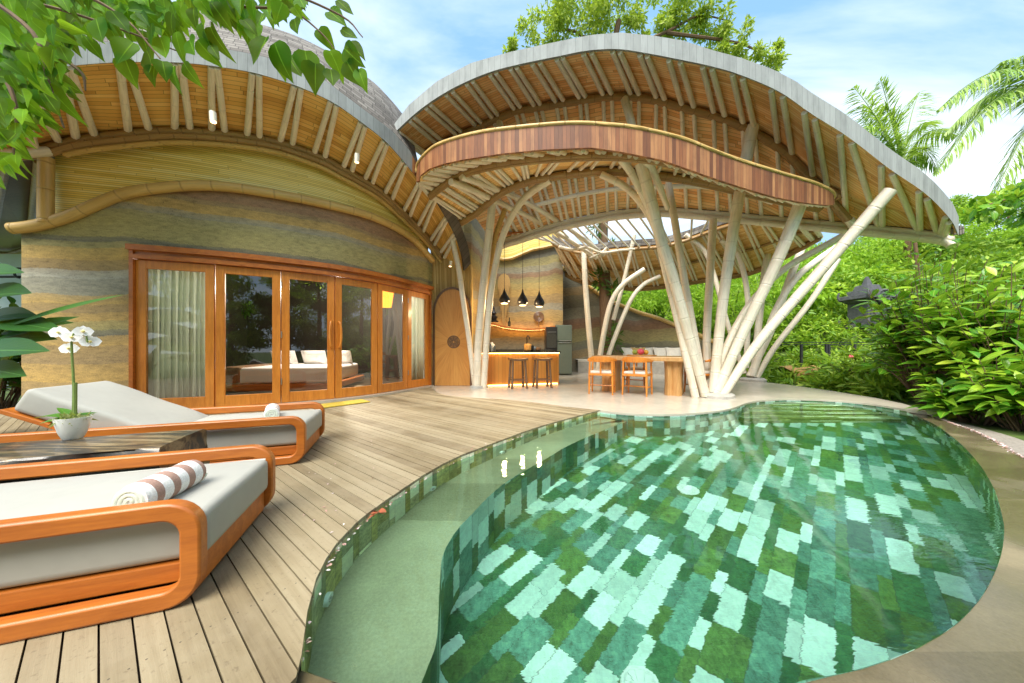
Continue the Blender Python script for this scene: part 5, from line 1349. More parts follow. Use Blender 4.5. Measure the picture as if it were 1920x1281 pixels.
def blob(name, c, r, m, lab, cat, sq=.9):
    mb = MB(); mb.lathe([(r*math.sin(math.pi*i/8)+1e-5*(0 < i < 8), r*sq*(1-math.cos(math.pi*i/8))) for i in range(9)], c, 12, wob=lambda a, z: .05*math.sin(a*3)); return tag(mb.build(name, m, smooth=True), lab, cat, 'fruit on the dining table')
for i, (dx, dy, r, m, nm, lab) in enumerate(((-.02,-.03,.075,'fruit_r','dragon_fruit','pink dragon fruit in front on the wooden turntable'),(.11,.02,.06,'fruit_y','mango','yellow mango beside the pink fruit on the turntable'),(-.12,.05,.06,'fruit_g','guava','green fruit at the column end of the turntable'),(.02,.11,.065,'fruit_y','orange','orange fruit at the back of the turntable'))):
    blob(nm, tr+Vector((dx,dy,.028)), r, m, lab, 'fruit')
# bench and cushions
bn = thing('wall_bench', (4.4,11.7,0), 'long built-in bench along the sloping earth wall', 'bench')
bpts = crv([Vector((2.5,12.15,0)), Vector((4.0,12.1,0)), Vector((5.2,11.6,0)), Vector((5.9,10.8,0)), Vector((6.15,10.0,0))], 5)
mb = MB(); bk = [p+Vector((.25,.55,0)) if i > 9 else p+Vector((0,.55,0)) for i, p in enumerate(bpts)]
mb.loft([bpts, [p+Vector((0,0,.42)) for p in bpts], [p+Vector((0,0,.42)) for p in bk], bk]); mb.build('plinth', 'concrete', bn)
mb = MB(); mb.loft([[p+Vector((0,-.01,.425)) for p in bpts], [p+Vector((0,-.01,.50)) for p in bpts], [p+Vector((0,0,.50)) for p in bk]]); mb.build('seat_pad', 'cushion', bn)
def cushion(px, Y, rz, m, lab):
    c = P(px, 652, Y); c.z = .50; Mx = Matrix.Translation(c+Vector((0,0,.22))) @ Matrix.Rotation(rz, 4, 'Z') @ Matrix.Rotation(rad(68), 4, 'X'); mb = MB()
    pr = [(1-abs(2*i/8-1)**3) for i in range(9)]
    s_ = lambda i, j: (1+.10*(abs(2*i/8-1)*abs(2*j/8-1))**2)
    for sg in (1, -1): mb.loft([[Mx @ Vector(((i/8-.5)*.5*s_(i,j), (j/8-.5)*.5*s_(i,j), sg*.08*(pr[i]*pr[j])**.5)) for i in range(9)] for j in range(9)], flip=sg < 0)
    tag(mb.build('cushion', m, smooth=True), lab, 'cushion', 'cushions along the wall bench')
for px, Y, rz, m, lab in ((1180,12.3,.1,'cushion','pale linen cushion at the kitchen end of the wall bench'),(1198,12.25,-.05,'macrame','ochre cushion second along the wall bench'),(1214,12.3,.08,'cushion','pale cushion behind the fruit on the wall bench'),(1240,12.1,-.05,'cushion','linen cushion in the middle of the wall bench right of the fruit'),(1264,11.9,-.2,'cushion','linen cushion nearest the big columns on the wall bench')): cushion(px, Y, rz, m, lab)
# ================================================================== spot lamps under the roofs
def spot(px, py, Y, d, lab):
    e = P(px, py, Y); t = thing('spot_lamp', e, lab, 'spot lamp', 'small spot lamps fixed under the roofs'); d = Vector(d).normalized()
    mb = MB(); mb.tube([e-d*.13, e-d*.004], .035, 12); mb.build('housing', 'bamboo', t, smooth=True)
    mb = MB(); mb.tube([e-d*.006, e], .029, 12); mb.build('lens', 'lamp', t)
for a in ((400,229,3.95,(.15,-.1,-1),'lit spot lamp under the house eave above the glass doors'),(669,305,5.0,(-.1,.1,-1),'lit spot lamp under the house eave near the pavilion'),(844,500,7.6,(-.15,0,-1),'lit spot lamp above the arched wooden door'),(1198,362,5.95,(-.1,-.1,-1),'lit spot lamp on the columns below the red canopy'),(1085,442,9.6,(0,-.2,-1),'lit spot lamp under the rear roof beside the skylight')): spot(*a)
# pool fittings
def drain(px, py, lab):
    c = Wt(px, py, FZ+.012); mb = MB(); r = .09
    for k in range(12):
        a = 2*math.pi*k/12; mb.box(c+Vector((math.cos(a)*r*.55, math.sin(a)*r*.55, .004)), (r*.62,.014,.012), rz=a)
    mb.tube([c+Vector((math.cos(a)*r, math.sin(a)*r, 0)) for a in [2*math.pi*i/28 for i in range(29)]], .012, 6); mb.lathe([(r*.98,-.006),(0,-.005)], c, 24); mb.lathe([(.03,.004),(.03,.012),(0,.012)], c, 12)
    tag(mb.build('pool_drain', 'white_plastic', smooth=True), lab, 'pool drain', 'round white drain covers on the pool floor')
drain(1290,918,'round white drain cover in the middle of the pool floor'); drain(1203,1290,'round white drain cover on the pool floor nearest the camera')
for px, py, lab in ((622,1122,'white round pool light low on the rim nearest the camera'),(806,914,'white round pool light low on the rim halfway along the deck'),(933,846,'white round pool light low on the rim nearest the pavilion')):
    c = Wt(px, py, LZ+.07); i = min(range(len(de)-1), key=lambda k: (Vector(de[k])-c.xy).length); a, b = Vector(de[i]), Vector(de[i+1]); tg = (b-a).normalized(); n2 = Vector((tg.y, -tg.x))
    c = Vector((*(a+tg*(c.xy-a).dot(tg)), LZ+.065)); d = Vector((n2.x, n2.y, .0))
    t = thing('pool_light', c, lab, 'pool light', 'small white pool lights along the deck rim')
    mb = MB(); mb.tube([c-d*.005, c+d*.022], .036, 16); mb.build('bezel', 'white_plastic', t, smooth=True); mb = MB(); mb.tube([c+d*.02, c+d*.027], .014, 10); mb.build('lens', 'steel', t)
# ================================================================== PETALS
pp, dd, nn_ = [], [], []
def petal(p, z):
    pp.append((p[0], p[1], z)); a = random.random()*6.28; dd.append((math.cos(a), math.sin(a), random.uniform(-.1,.25))); nn_.append((random.gauss(0,.3), random.gauss(0,.3), 1))
for i in range(1000):
    k = random.random()**.8*28; a, b = rb[int(k)], rb[int(k)+1]; ia = ra[int(k)]
    q = a.lerp(b, random.random()); q = q.lerp(ia, abs(random.gauss(0, .07))*.8-.02); petal(q, z_out+.006)
for i in range(120):
    k = int((1-random.random()**1.5)*(len(de)-4)); a, b = Vector(de[k]), Vector(de[k+1]); q = a.lerp(b, random.random()); t = (b-a).normalized(); q = q+Vector((t.y,-t.x))*abs(random.gauss(.004,.012)); petal(q, ZW+.004+random.random()*.014)
for i in range(70):
    q = G(random.uniform(560, 1050), random.uniform(790, 1000)); 
    if inside((q.x, q.y), deck_poly): petal(q, .006)
for i in range(60):
    q = G(random.uniform(1380, 1720), random.uniform(752, 775), ZW); petal(q, ZW+.004)
tag(leaves('fallen_petals', 'petals', pp, dd, nn_, .012+.011*RNG.random(len(pp)), .008+.007*RNG.random(len(pp)), 'oval', S=2, fold=.3), 'fallen pink and white petals along the pool edge', 'petals', kind='stuff')
q = G(709, 963, 0); pts_ = [(q.x+random.gauss(0,.012), q.y+random.gauss(0,.012), .008) for i in range(9)]
tag(leaves('dry_leaf', 'dryleaf', pts_, rdir(9, flat=.4), rdir(9)+np.array([0,0,1]), .05, .028, 'oval', S=3), 'curled red-brown dry leaf on the deck edge', 'dry leaf')

# ================================================================== NEAR PLANTS
# ---- overhanging tree at the upper left
over = thing('overhanging_tree', (-4.6,-1.2,0), 'leafy tree branches hanging into view over the villa eave', 'tree')
mb = MB(); mb.tube(crv([Vector((-4.6,-1.2,-.1)), Vector((-4.5,-1.1,1.8)), Vector((-4.0,-.6,3.0)), Vector((-3.0,.3,3.6)), Vector((-2.3,1.0,3.2))], 5), [.13,.05], 9); mb.build('trunk', 'bark', over, smooth=True)
br = [[(-150,-60,1.7),(0,-10,1.6),(120,20,1.6),(240,60,1.6),(330,95,1.6)], [(-60,-30,1.3),(60,60,1.25),(90,150,1.25),(120,240,1.25)], [(-90,60,1.1),(-10,120,1.1),(30,200,1.1),(25,290,1.12)],
      [(200,-60,1.9),(330,-20,1.85),(430,10,1.8),(540,20,1.8),(600,60,1.8),(640,110,1.8)], [(300,-80,1.7),(420,-30,1.7),(520,-20,1.7),(640,30,1.7),(680,70,1.7)], [(60,-60,1.5),(160,-10,1.5),(240,40,1.5),(300,110,1.5)],
      [(-100,-80,2.3),(20,-20,2.3),(90,20,2.3),(150,30,2.3)], [(100,100,1.35),(125,115,1.35),(155,140,1.35),(160,170,1.35)]]
for b in br:
    mb = MB(); mb.tube(crv([P(*q) for q in b], 5), [.010,.003], 6); mb.build('branch', 'twig', over, smooth=True)
LP, LD, LN, LL, LW = [], [], [], [], []
def hang(px, py, Y, L, ang, w=.78, face=None):
    """leaf whose stalk end is at (px,py); ang = direction in the picture, 0 right, 90 down"""
    a = rad(ang); LP.append(tuple(P(px, py, Y))); LD.append((math.cos(a), random.uniform(-.25,.25), -math.sin(a))); f = face or (random.gauss(0,.38), -1, random.gauss(.05,.4)); LN.append(f); LL.append(L*.64/600*Y); LW.append(L*.64*w/600*Y)
# big readable leaves
for q in ((455,25,1.8,90,75),(478,45,1.8,70,85),(500,70,1.7,95,110),(528,92,1.75,80,95),(560,-5,1.8,60,60),(552,35,1.75,46,80,.95),(572,95,1.75,90,85),(592,120,1.75,85,95),(597,55,1.8,62,50),(617,22,1.75,70,40,.7),(618,95,1.75,75,60),(645,90,1.75,85,50,.7),(655,80,1.75,70,45,.6),(650,115,1.75,75,60),(672,130,1.75,70,70,.6),(620,130,1.75,60,80),(515,80,1.7,100,75),(540,105,1.75,75,60),(640,55,1.75,55,30,.6),(632,0,1.8,60,40,.6),
          (300,70,1.55,75,70),(330,60,1.55,80,95),(355,75,1.55,75,60),(250,80,1.5,85,110),(235,110,1.5,70,85),(275,95,1.5,80,65),(305,115,1.5,60,80),(325,125,1.5,70,95),(345,118,1.5,62,70),(290,125,1.5,55,100),(180,35,1.5,85,70),(205,45,1.5,80,80),(370,75,1.6,70,55),(395,50,1.6,75,75),(385,40,1.6,90,100),(395,85,1.6,60,55,.5),
          (105,108,1.35,26,60,.8),(142,128,1.35,32,50,.75),(118,160,1.35,46,40,.6),(130,168,1.35,42,55,.6),(30,115,1.3,36,40),(60,132,1.3,30,30),(60,135,1.25,100,40,.55),(80,150,1.25,110,55,.5),(90,160,1.25,95,60,.5),(40,175,1.2,85,20,.5),(70,205,1.2,75,50,.5),(0,215,1.15,60,40,.5),(30,230,1.15,60,35,.55),(0,290,1.12,60,50,.5),(15,310,1.12,50,60,.5),(-10,330,1.12,55,50,.5),(0,60,1.2,90,40,.55),(-10,20,1.2,95,60,.6),(10,90,1.2,90,30,.55),(60,40,1.3,85,45,.5),(-20,140,1.15,80,60,.55),(-10,180,1.15,75,40,.6),(30,140,1.2,85,70,.5),(20,255,1.15,65,55,.5)):
    hang(*q)
dens = [(-40,-50,200,10,1.5,46),(0,-10,170,70,1.9,48),(150,-50,420,25,1.75,80),(200,10,330,60,1.6,14),(-20,80,60,250,1.2,44),(0,40,120,150,1.4,40),(400,-45,560,20,1.85,30),(440,0,520,40,1.8,6),(-60,-30,260,40,2.6,60),(-30,80,110,230,1.15,26),(-40,200,50,300,1.1,14)]
for x0, y0, x1, y1, Y, n in dens:
    for i in range(int(n*1.5)): hang(random.uniform(x0, x1), random.uniform(y0, y1), Y*random.uniform(.85, 1.2), random.uniform(38, 74), random.gauss(70, 30), random.uniform(.5,.85))
nl = len(LP); leaves('leaves', 'leaf_over', LP, LD, LN, LL, LW, 'heart', S=8, fold=RNG.normal(.25,.22,nl), droop=RNG.normal(.16,.24,nl), wave=.045, parent=over)
# ---- glossy shrubs beyond the pool
def shrub(loc, R, H, n, L, label, name='glossy_shrub', m='leaf_shrub', whorl=9, w=.42, group='glossy broad-leaved shrubs beyond the pool'):
    t = thing(name, loc, label, 'shrub', group); loc = Vector(loc); mb = MB(); P_, D_, N_, L_ = [], [], [], []
    for i in range(n):
        a = random.random()*6.283; r = R*math.sqrt(random.random()); h = H*(.30+.70*random.random())*(1-.35*(r/R)**2)
        tip = loc+Vector((math.cos(a)*r, math.sin(a)*r, h)); b = loc+Vector((math.cos(a)*r*.25, math.sin(a)*r*.25, 0)); mid_ = b.lerp(tip, .5)+Vector((random.gauss(0,.06), random.gauss(0,.06), H*.08))
        path = crv([b, mid_, tip], 4); mb.tube(path, [.012,.004], 5, cap=False)
        ax = (path[-1]-path[-3]).normalized()
        for k in range(whorl):
            f = .45+.55*(k/(whorl-1)); j = f*(len(path)-1); p = path[int(j)].lerp(path[min(int(j)+1, len(path)-1)], j-int(j))
            g = k*2.4+random.random(); sd = Vector((math.cos(g), math.sin(g), 0)); dv = (sd+ax*(.2+.9*(f > .9))+Vector((0,0,random.uniform(-.25,.25)))).normalized()
            P_.append(tuple(p)); D_.append(tuple(dv)); N_.append((random.gauss(0,.35), random.gauss(0,.35)-.25, 1)); L_.append(L*random.uniform(.6,1.15)*(1 if f < .95 else .7))
    mb.build('stems', 'twig', t, smooth=True); L_ = np.array(L_)
    nl = len(P_); leaves('leaves', m, P_, D_, N_, L_, L_*w*RNG.uniform(.8,1.2,nl), 'oval', S=5, fold=RNG.normal(.28,.15,nl), droop=RNG.normal(.28,.16,nl), wave=.02, parent=t); return t
def sh(px, py, Y):
    return (( px-960)/600*Y, Y, HC-(py-HZ)/600*Y)
for px, Y, R, H, n, L, lab in ((1770,5.9,1.15,3.15,150,.30,'tall glossy shrub with yellow tips between the shrine and the pool'),(1885,5.0,.95,2.5,130,.30,'glossy shrub beside the gravel at the pool corner'),(1830,4.55,.5,.75,34,.28,'low glossy shrub whose dark leaves hang over the petals'),(1930,4.1,.65,1.2,60,.30,'dark green glossy shrub leaning over the wet coping'),(1930,6.4,1.3,3.4,130,.30,'tall glossy shrub at the edge of the view below the palm'),(1735,6.9,.75,3.3,80,.28,'slender glossy shrub in front of the stone shrine')):
    shrub(((px-960)/600*Y, Y, -.12), R, H, n, L, lab)
for px, Y, R, H, n, L, lab in ((1625,8.0,.7,1.2,60,.34,'lance-leaved cane plant behind the terrace below the shrine'),(1690,7.4,.6,.85,46,.30,'low lance-leaved plant at the terrace corner'),(1560,8.9,.6,.9,40,.34,'lance-leaved plant before the black railing')):
    shrub(((px-960)/600*Y, Y, -.1), R, H, n, L, lab, 'cane_plant', 'leaf_mid', 8, .22, 'lance-leaved plants behind the terrace')
# upright red-flowered plant
q = Vector((9.2,9.0,-.08)); t = thing('heliconia_plant', q, 'broad upright leaf plant with one small red flower by the railing', 'plant')
leaves('leaves', 'leaf_lime', [tuple(q)]*7, [(-.3,0,1),(.25,.1,1),(.05,-.3,1),(-.6,.1,.9),(.55,0,.8),(.1,.4,1),(-.2,-.4,.8)], [(0,-1,.2)]*7, [1.1,.95,.9,.8,.8,1,.7], [.24,.22,.22,.2,.2,.2,.2], 'oval', S=6, droop=.2, parent=t)
mb = MB(); mb.tube([q, q+Vector((.12,-.2,.75))], .012, 6); mb.build('stem', 'stem', t); mb = MB(); mb.lathe([(0,0),(.05,.03),(.06,.08),(.02,.14),(0,.16)], q+Vector((.12,-.2,.72)), 8, wob=lambda a, z: .25*math.sin(a*4)); mb.build('flower', 'fruit_r', t, smooth=True)
# ---- left: broad leaves, spider plant
def banana(loc, specs, label):
    t = thing('broad_leaf_plant', loc, label, 'plant'); loc = Vector(loc); mb = MB()
    Pp, Dd, Nn, Ll, Ww = [], [], [], [], []
    for (px, py, Y, tx, ty, tY, w) in specs:
        a, b = P(px, py, Y), P(tx, ty, tY); mb.tube(crv([loc, loc.lerp(a, .6)+Vector((0,0,.15)), a], 4), [.03,.014], 7); Pp.append(tuple(a)); Dd.append(tuple((b-a).normalized())); Nn.append((.15, -.75, .7)); Ll.append((b-a).length); Ww.append(w)
    mb.build('stems', 'stem', t, smooth=True); leaves('leaves', 'leaf_banana', Pp, Dd, Nn, Ll, Ww, 'oval', S=9, fold=.28, droop=.06, parent=t)
lp0 = Vector((-5.9,3.55,-.05))
banana(lp0, [(-30,600,3.5,108,612,3.25,.26),(-20,640,3.4,140,588,3.5,.20),(0,618,3.4,216,541,3.3,.10),(-60,560,3.5,45,540,3.2,.34),(-60,660,3.3,80,650,3.1,.30),(-40,640,3.5,95,628,3.3,.28),(-50,600,3.6,60,585,3.4,.28),(-40,690,3.3,40,700,3.1,.25),(-90,520,3.6,30,500,3.3,.3),(40,610,3.5,138,603,3.7,.14)], 'large dark broad-leaved plant at the open end of the villa wall')
q = G(8, 800); sp_ = []
for i in range(130):
    a = random.random()*6.28; sp_.append((math.cos(a), math.sin(a), random.uniform(.4,1.5)))
t = thing('spider_plant', (-4.05,2.62,0), 'small striped spider plant beside the raised lounger', 'plant')
leaves('blades', 'leaf_grass', [(-4.05+random.gauss(0,.06), 2.62+random.gauss(0,.06), .02) for i in range(130)], sp_, [(0,0,1)]*130, .30+.2*RNG.random(130), .02, 'blade', S=6, droop=.75, parent=t)
t2 = copy_tree(t); t2.location = (-3.95,3.05,.0); t2.rotation_euler.z = 1; t['group'] = t2['group'] = 'spider plants beside the lounger'; t2['label'] = 'second spider plant closer to the villa wall'
# ================================================================== SHRINE, RAILING, BANK
shn = thing('stone_shrine', (12.05,11,0), 'dark carved stone shrine half hidden among the bushes', 'shrine')
sc_ = Vector((12.2,11,0))
def tier(z0, z1, w0, w1, nm, parent=shn, m='lava'):
    mb = MB(); mb.box(sc_+Vector((0,0,(z0+z1)/2)), (w0, w0, z1-z0), top=(w1/w0, w1/w0)); return mb.build(nm, m, parent, bevel=.01)
for a in ((-.1,.35,1.5,1.4,'base'),(.35,.5,1.25,1.3,'base_moulding'),(.5,.95,.8,.75,'plinth'),(.95,1.1,.95,1.05,'plinth_moulding'),(1.1,1.5,.62,.6,'shaft'),(1.5,1.62,.7,.8,'lower_cornice'),(1.62,1.78,.88,.84,'lower_cornice'),(1.78,2.5,.66,.66,'throne_body'),(2.5,2.62,.76,.9,'upper_cornice'),(2.62,2.76,1.0,.96,'upper_cornice'),(2.76,2.92,.74,.68,'crown_tier'),(2.92,3.1,.5,.4,'crown_tier'),(3.1,3.4,.2,.06,'finial')): tier(*a)
for sx_ in (-1, 1):
    for sy_ in (-1, 1):
        for z, w, s_ in ((2.62,.40,.55),(1.66,.40,.45)):
            mb = MB(); c = sc_+Vector((sx_*w, sy_*w, z)); dv = Vector((sx_, sy_, 0)).normalized()
            mb.tube(crv([c, c+dv*.16*s_+Vector((0,0,.02)), c+dv*.24*s_+Vector((0,0,.16)), c+dv*.18*s_+Vector((0,0,.3))], 3), [.10*s_,.03], 6); mb.build('corner_horn', 'lava', shn)
mb = MB(); mb.tube([sc_+Vector((math.cos(a)*.2,-.5,2.66+math.sin(a)*.2)) for a in [2*math.pi*i/16 for i in range(17)]], .05, 6)
for z in (2.58,2.66,2.74): mb.box(sc_+Vector((0,-.5,z)), (.34,.06,.04))
mb.build('carved_mask', 'lava', shn); mb = MB(); mb.box(sc_+Vector((0,-.34,2.14)), (.5,.03,.56)); mb.box(sc_+Vector((0,-.36,2.14)), (.3,.03,.42)); mb.build('relief_panel', 'lava', shn, bevel=.01)
rl = thing('iron_railing', (9.6,9.9,0), 'low black iron railing in the greenery before the shrine', 'railing')
r0, r1 = Vector((8.15,9.9,0)), Vector((11.2,9.9,0))
for z in (1.13, 1.06): mb = MB(); mb.beam(r0+Vector((0,0,z)), r1+Vector((0,0,z)), .03, .022); mb.build('rail', 'iron', rl)
for x in (8.95, 9.72, 9.80, 10.6): mb = MB(); mb.box((x, 9.9, .5), (.055,.055,1.16)); mb.build('post', 'iron', rl)
bkp = crv([Vector((8.2,9.3,-.1)), Vector((9.3,9.2,-.1)), Vector((10.6,9.0,-.1)), Vector((12,8.4,-.1)), Vector((12.6,8.0,-.1))], 5)
wl = MB(); wl.loft([bkp, [p+Vector((.02,.05,.36+.05*math.sin(i*1.3))) for i, p in enumerate(bkp)], [p+Vector((.1,.5,.48+.06*math.sin(i*2.1))) for i, p in enumerate(bkp)], [p+Vector((.1,1.0,.45)) for p in bkp]])
tag(wl.build('earth_bank', 'ledgewall', smooth=True), 'low ochre earth retaining bank below the black railing', 'retaining bank')
# left boundary wall with iron scroll
bw = thing('boundary_wall', (-13,8.4,0), 'pale plaster boundary wall glimpsed past the villa corner', 'wall')
mb = MB(); mb.box((-13.5,8.4,1.7), (6,.2,3.4)); mb.build('wall_face', 'wallwhite', bw)
mb = MB(); mb.tube([P(-60,520,7.9), P(45,519,7.9)], .03, 6); mb.tube([P(36+9*math.cos(a),512+9*math.sin(a),7.85) for a in [rad(90+i*16) for i in range(16)]], .025, 6); mb.build('iron_scroll', 'iron', bw, smooth=True)
# ================================================================== TREES
def trunk(pts, r, parent, m='bark'):
    mb = MB(); mb.tube(crv(pts, 5), r, 9); return mb.build('trunk', m, parent, smooth=True)
def sub(cl, k, f):
    """break clumps into smaller ones so that gaps show between the tufts"""
    out = []
    for c in cl:
        w = c[6] if len(c) > 6 else 1
        for i in range(max(2, int(k*max(.35, w**.5)))):
            u = rdir(1)[0]*random.uniform(.45, 1.0); q = f*random.uniform(.6, 1.25)
            out.append((c[0]+u[0]*c[3], c[1]+u[1]*c[4], c[2]+u[2]*c[5], c[3]*q, c[4]*q, c[5]*q*.8, w**.5*q/f))
    return out
def tclump(px, py, Y, rx, ry=None, ryY=None, w=1):
    c = P(px, py, Y); ry = ry or rx; return (c.x, c.y, c.z, rx/600*Y, (ryY or rx)/600*Y, ry/600*Y, w)
tr_ = thing('tall_garden_tree', (3.45,11.6,0), 'tall sunlit tree growing through the pavilion skylight above the roof', 'tree')
trunk([P(1138,700,11.6), P(1136,600,11.6), P(1133,500,11.6), P(1131,420,11.6), P(1140,250,11.7), P(1150,100,11.9), P(1160,40,12)], [.24,.10], tr_)
for pts in ([P(1150,120,11.9), P(1080,60,12), P(1020,60,12)], [P(1152,100,11.9), P(1250,60,12), P(1310,30,12.2), P(1370,40,12.2)], [P(1250,62,12), P(1380,80,12), P(1448,110,12)]):
    mb = MB(); mb.tube(crv(pts, 4), [.07,.02], 6); mb.build('limb', 'bark', tr_, smooth=True)
cl = [tclump(1085,35,12,70,55),tclump(1150,15,12,60,60),tclump(1020,65,12,45,38),tclump(960,85,12,16,13,w=.22),tclump(1190,60,12.2,25,40,w=.6),tclump(1120,-40,12,90,60),tclump(1050,0,12,40,40,w=.6),tclump(1285,15,12.3,52,45,w=.9),tclump(1340,35,12.2,45,40,w=.8),tclump(1300,-50,12.3,80,50),tclump(1380,75,12.1,30,32,w=.55),tclump(1345,80,12,25,30,w=.4),tclump(1250,60,12.2,30,30,w=.45),tclump(1420,112,12,26,18,w=.25),tclump(1452,112,12,22,26,w=.25),tclump(1460,85,12,8,16,w=.07),tclump(1440,128,12,25,12,w=.15)]
crown('crown', 'leaf_sun', sub(cl, 16, .30), 110, .17, .065, tr_, S=0)
for c_ in (tclump(1120,420,11.5,14,26,w=1),tclump(1145,470,11.4,14,20),tclump(1125,520,11.4,10,20,w=.7),tclump(1152,545,11.3,10,12,w=.7),tclump(1150,640,11.2,14,40,w=1.2)):
  fp, fu = clump_points([c_], 90)
  leaves('fern_tuft', 'leaf_dark', fp, fu+rdir(len(fp)), rdir(len(fp)), .28, .06, 'lance', S=3, parent=tr_)
# palms
def frond(base, tip, arch_, name, parent, n=60, Lf=.75, hang_=.55):
    base, tip = Vector(base), Vector(tip); L = (tip-base).length
    path = [base.lerp(tip, i/14)+Vector((0,0,arch_*math.sin(math.pi*i/14*.95))) for i in range(15)]
    mb = MB(); mb.tube(path, [.03,.006], 6); o = mb.build(name, 'stem', parent, smooth=True)
    Pp, Dd, Nn, Ll = [], [], [], []
    for k in range(n):
        f = .06+.93*k/(n-1); j = f*14; i = min(int(j), 13); p = path[i].lerp(path[i+1], j-i); ax = (path[i+1]-path[i]).normalized(); sd = ax.cross(Vector((0,0,1))).normalized()
        for s_ in (-1, 1):
            d = (ax*(.55+.3*random.random())+sd*s_*random.uniform(.45,.9)-Vector((0,0,1))*random.uniform(.1,hang_+.25)).normalized(); Pp.append(tuple(p)); Dd.append(tuple(d)); Nn.append(tuple(Vector((0,0,1))+sd*s_*.3)); Ll.append(Lf*(math.sin(math.pi*min(1,(f*.85+.15)))**.55)*random.uniform(.8,1.1))
    Ll = np.array(Ll); leaves('leaflets', 'leaf_palm', Pp, Dd, Nn, Ll, .05, 'lance', S=3, fold=.3, droop=.30, parent=o)
    return o
pa = thing('coconut_palm', (17.5,14,0), 'coconut palm with upright fronds showing just above the roof edge', 'palm', 'coconut palms behind the pavilion')
ct_ = P(1690,310,14); trunk([Vector((17.4,14,0)), Vector((17.3,14,5)), ct_], [.17,.12], pa)
for tip, ar in (((1650,150),.3),((1600,165),.3),((1725,175),.5),((1745,235),.7),((1655,205),.6),((1790,262),.9),((1600,250),.8),((1760,330),1.0),((1620,200),.4),((1690,330),.4)):
    frond(ct_, P(tip[0], tip[1], 14+random.uniform(-1,1)), ar, 'frond', pa, 64, .95)
pb = thing('coconut_palm', (19.5,11.5,0), 'nearer coconut palm whose long fronds reach in from the side', 'palm', 'coconut palms behind the pavilion')
ctb = P(2010,185,11.2); trunk([Vector((20.5,11.4,0)), Vector((20,11.3,5)), ctb], [.19,.14], pb)
for tip, ar, Y in (((1758,218),1.3,11.0),((1752,345),1.6,10.8),((1880,120),.6,11.3),((2060,60),.5,11),((2150,160),.8,11.4),((2100,300),1,11),((1770,262),1.2,12.6),((1850,420),1.2,10.8)):
    frond(ctb, P(tip[0], tip[1], Y), ar, 'frond', pb, 100, 1.1)
# thin tree leaning in at the far right
tb2 = thing('broad_leaf_sapling', (16.5,10.5,0), 'slender tree with drooping broad leaves against the sky above the hillside', 'tree')
trunk([P(2050,560,10), P(1990,420,10), P(1930,370,10), P(1850,385,10)], [.09,.03], tb2)
fp, fu = clump_points([tclump(1840,395,10,26,14),tclump(1880,370,10,30,18),tclump(1915,355,10,26,18),tclump(1930,400,10,20,20)], 55)
leaves('leaves', 'leaf_shrub', fp, rdir(len(fp), .8), rdir(len(fp)), .32, .15, 'oval', S=4, parent=tb2)
# hillside thicket: one mass
cl = []
for i in range(330):
    x = random.uniform(5, 30); y = random.uniform(9, 26); z = hgt(x, y)
    if z < .25 and y < 13: continue
    if 7.6 < x < 14.2 and y < 11.9: continue
    r = random.uniform(.5, 1.3); cl.append((x, y, z+r*.35, r, r, r*.8, r*r))
tk = crown('hillside_thicket', 'leaf_mid', cl, 800, .20, .085, None, S=0); tag(tk, 'dense bright green thicket covering the hillside behind the pavilion', 'thicket', kind='stuff')
cl = []
for i in range(190):
    x = random.uniform(7.3, 15); y = random.uniform(6.4, 13.5)
    if x < 7.9 and y < 9.6: continue
    r = random.uniform(.22,.5); cl.append((x, y, hgt(x, y)+r*.3, r, r, r*.8, r*1.2))
gc = crown('ground_cover', 'leaf_mid', cl, 420, .22, .06, None, S=0, up=.8); tag(gc, 'mixed low ferns and creepers covering the garden ground', 'ground cover', kind='stuff')
cl = []
for i in range(120):
    x = random.uniform(9, 30); y = random.uniform(11.9, 24); r = random.uniform(.4, .9); cl.append((x, y, hgt(x, y)+r*.9+.5, r*1.3, r*1.3, r*.6, r))
cr_ = crown('hillside_creepers', 'leaf_lime', cl, 420, .24, .13, None, S=0, up=1.2, droop=.6); tag(cr_, 'pale yellow-green creepers draped over the hillside thicket', 'creepers', kind='stuff')
# bamboo clumps: arching lime-green masses seen between the columns
bam = [(1240,565,14.5,1.9),(1330,560,14,1.9),(1440,560,13.5,2.1),(1530,560,15,2.2),(1185,555,15.5,1.5),(1390,600,12.8,1.6),(1600,580,15.5,2.1),(1560,530,17,2.4)]
for i, (px, py, Y, r) in enumerate(bam):
    c = P(px, py, Y); g0 = hgt(c.x, c.y); t = thing('bamboo_clump', (c.x, c.y, g0), 'lime green feathery bamboo clump behind the pavilion columns', 'bamboo', 'lime green bamboo clumps behind the pavilion')
    mb = MB(); cl = []
    for k in range(14):
        a = random.random()*6.28; e = c+Vector((math.cos(a)*r*.9, math.sin(a)*r*.8, random.uniform(-.3,.9)*r)); b = Vector((c.x+random.gauss(0,.3), c.y+random.gauss(0,.3), g0)); mb.tube(crv([b, b.lerp(e, .55)+Vector((0,0,r*.5)), e], 4), [.03,.008], 5, cap=False); cl.append((e.x, e.y, e.z, r*.5, r*.5, r*.42, .6))
        f = b.lerp(e, .6); cl.append((f.x, f.y, f.z+.2, r*.45, r*.45, r*.4, .5))
    mb.build('culms', 'stem', t, smooth=True); crown('foliage', 'leaf_lime', sub(cl, 5, .5), 90, .17, .04, t, S=0, droop=.5)
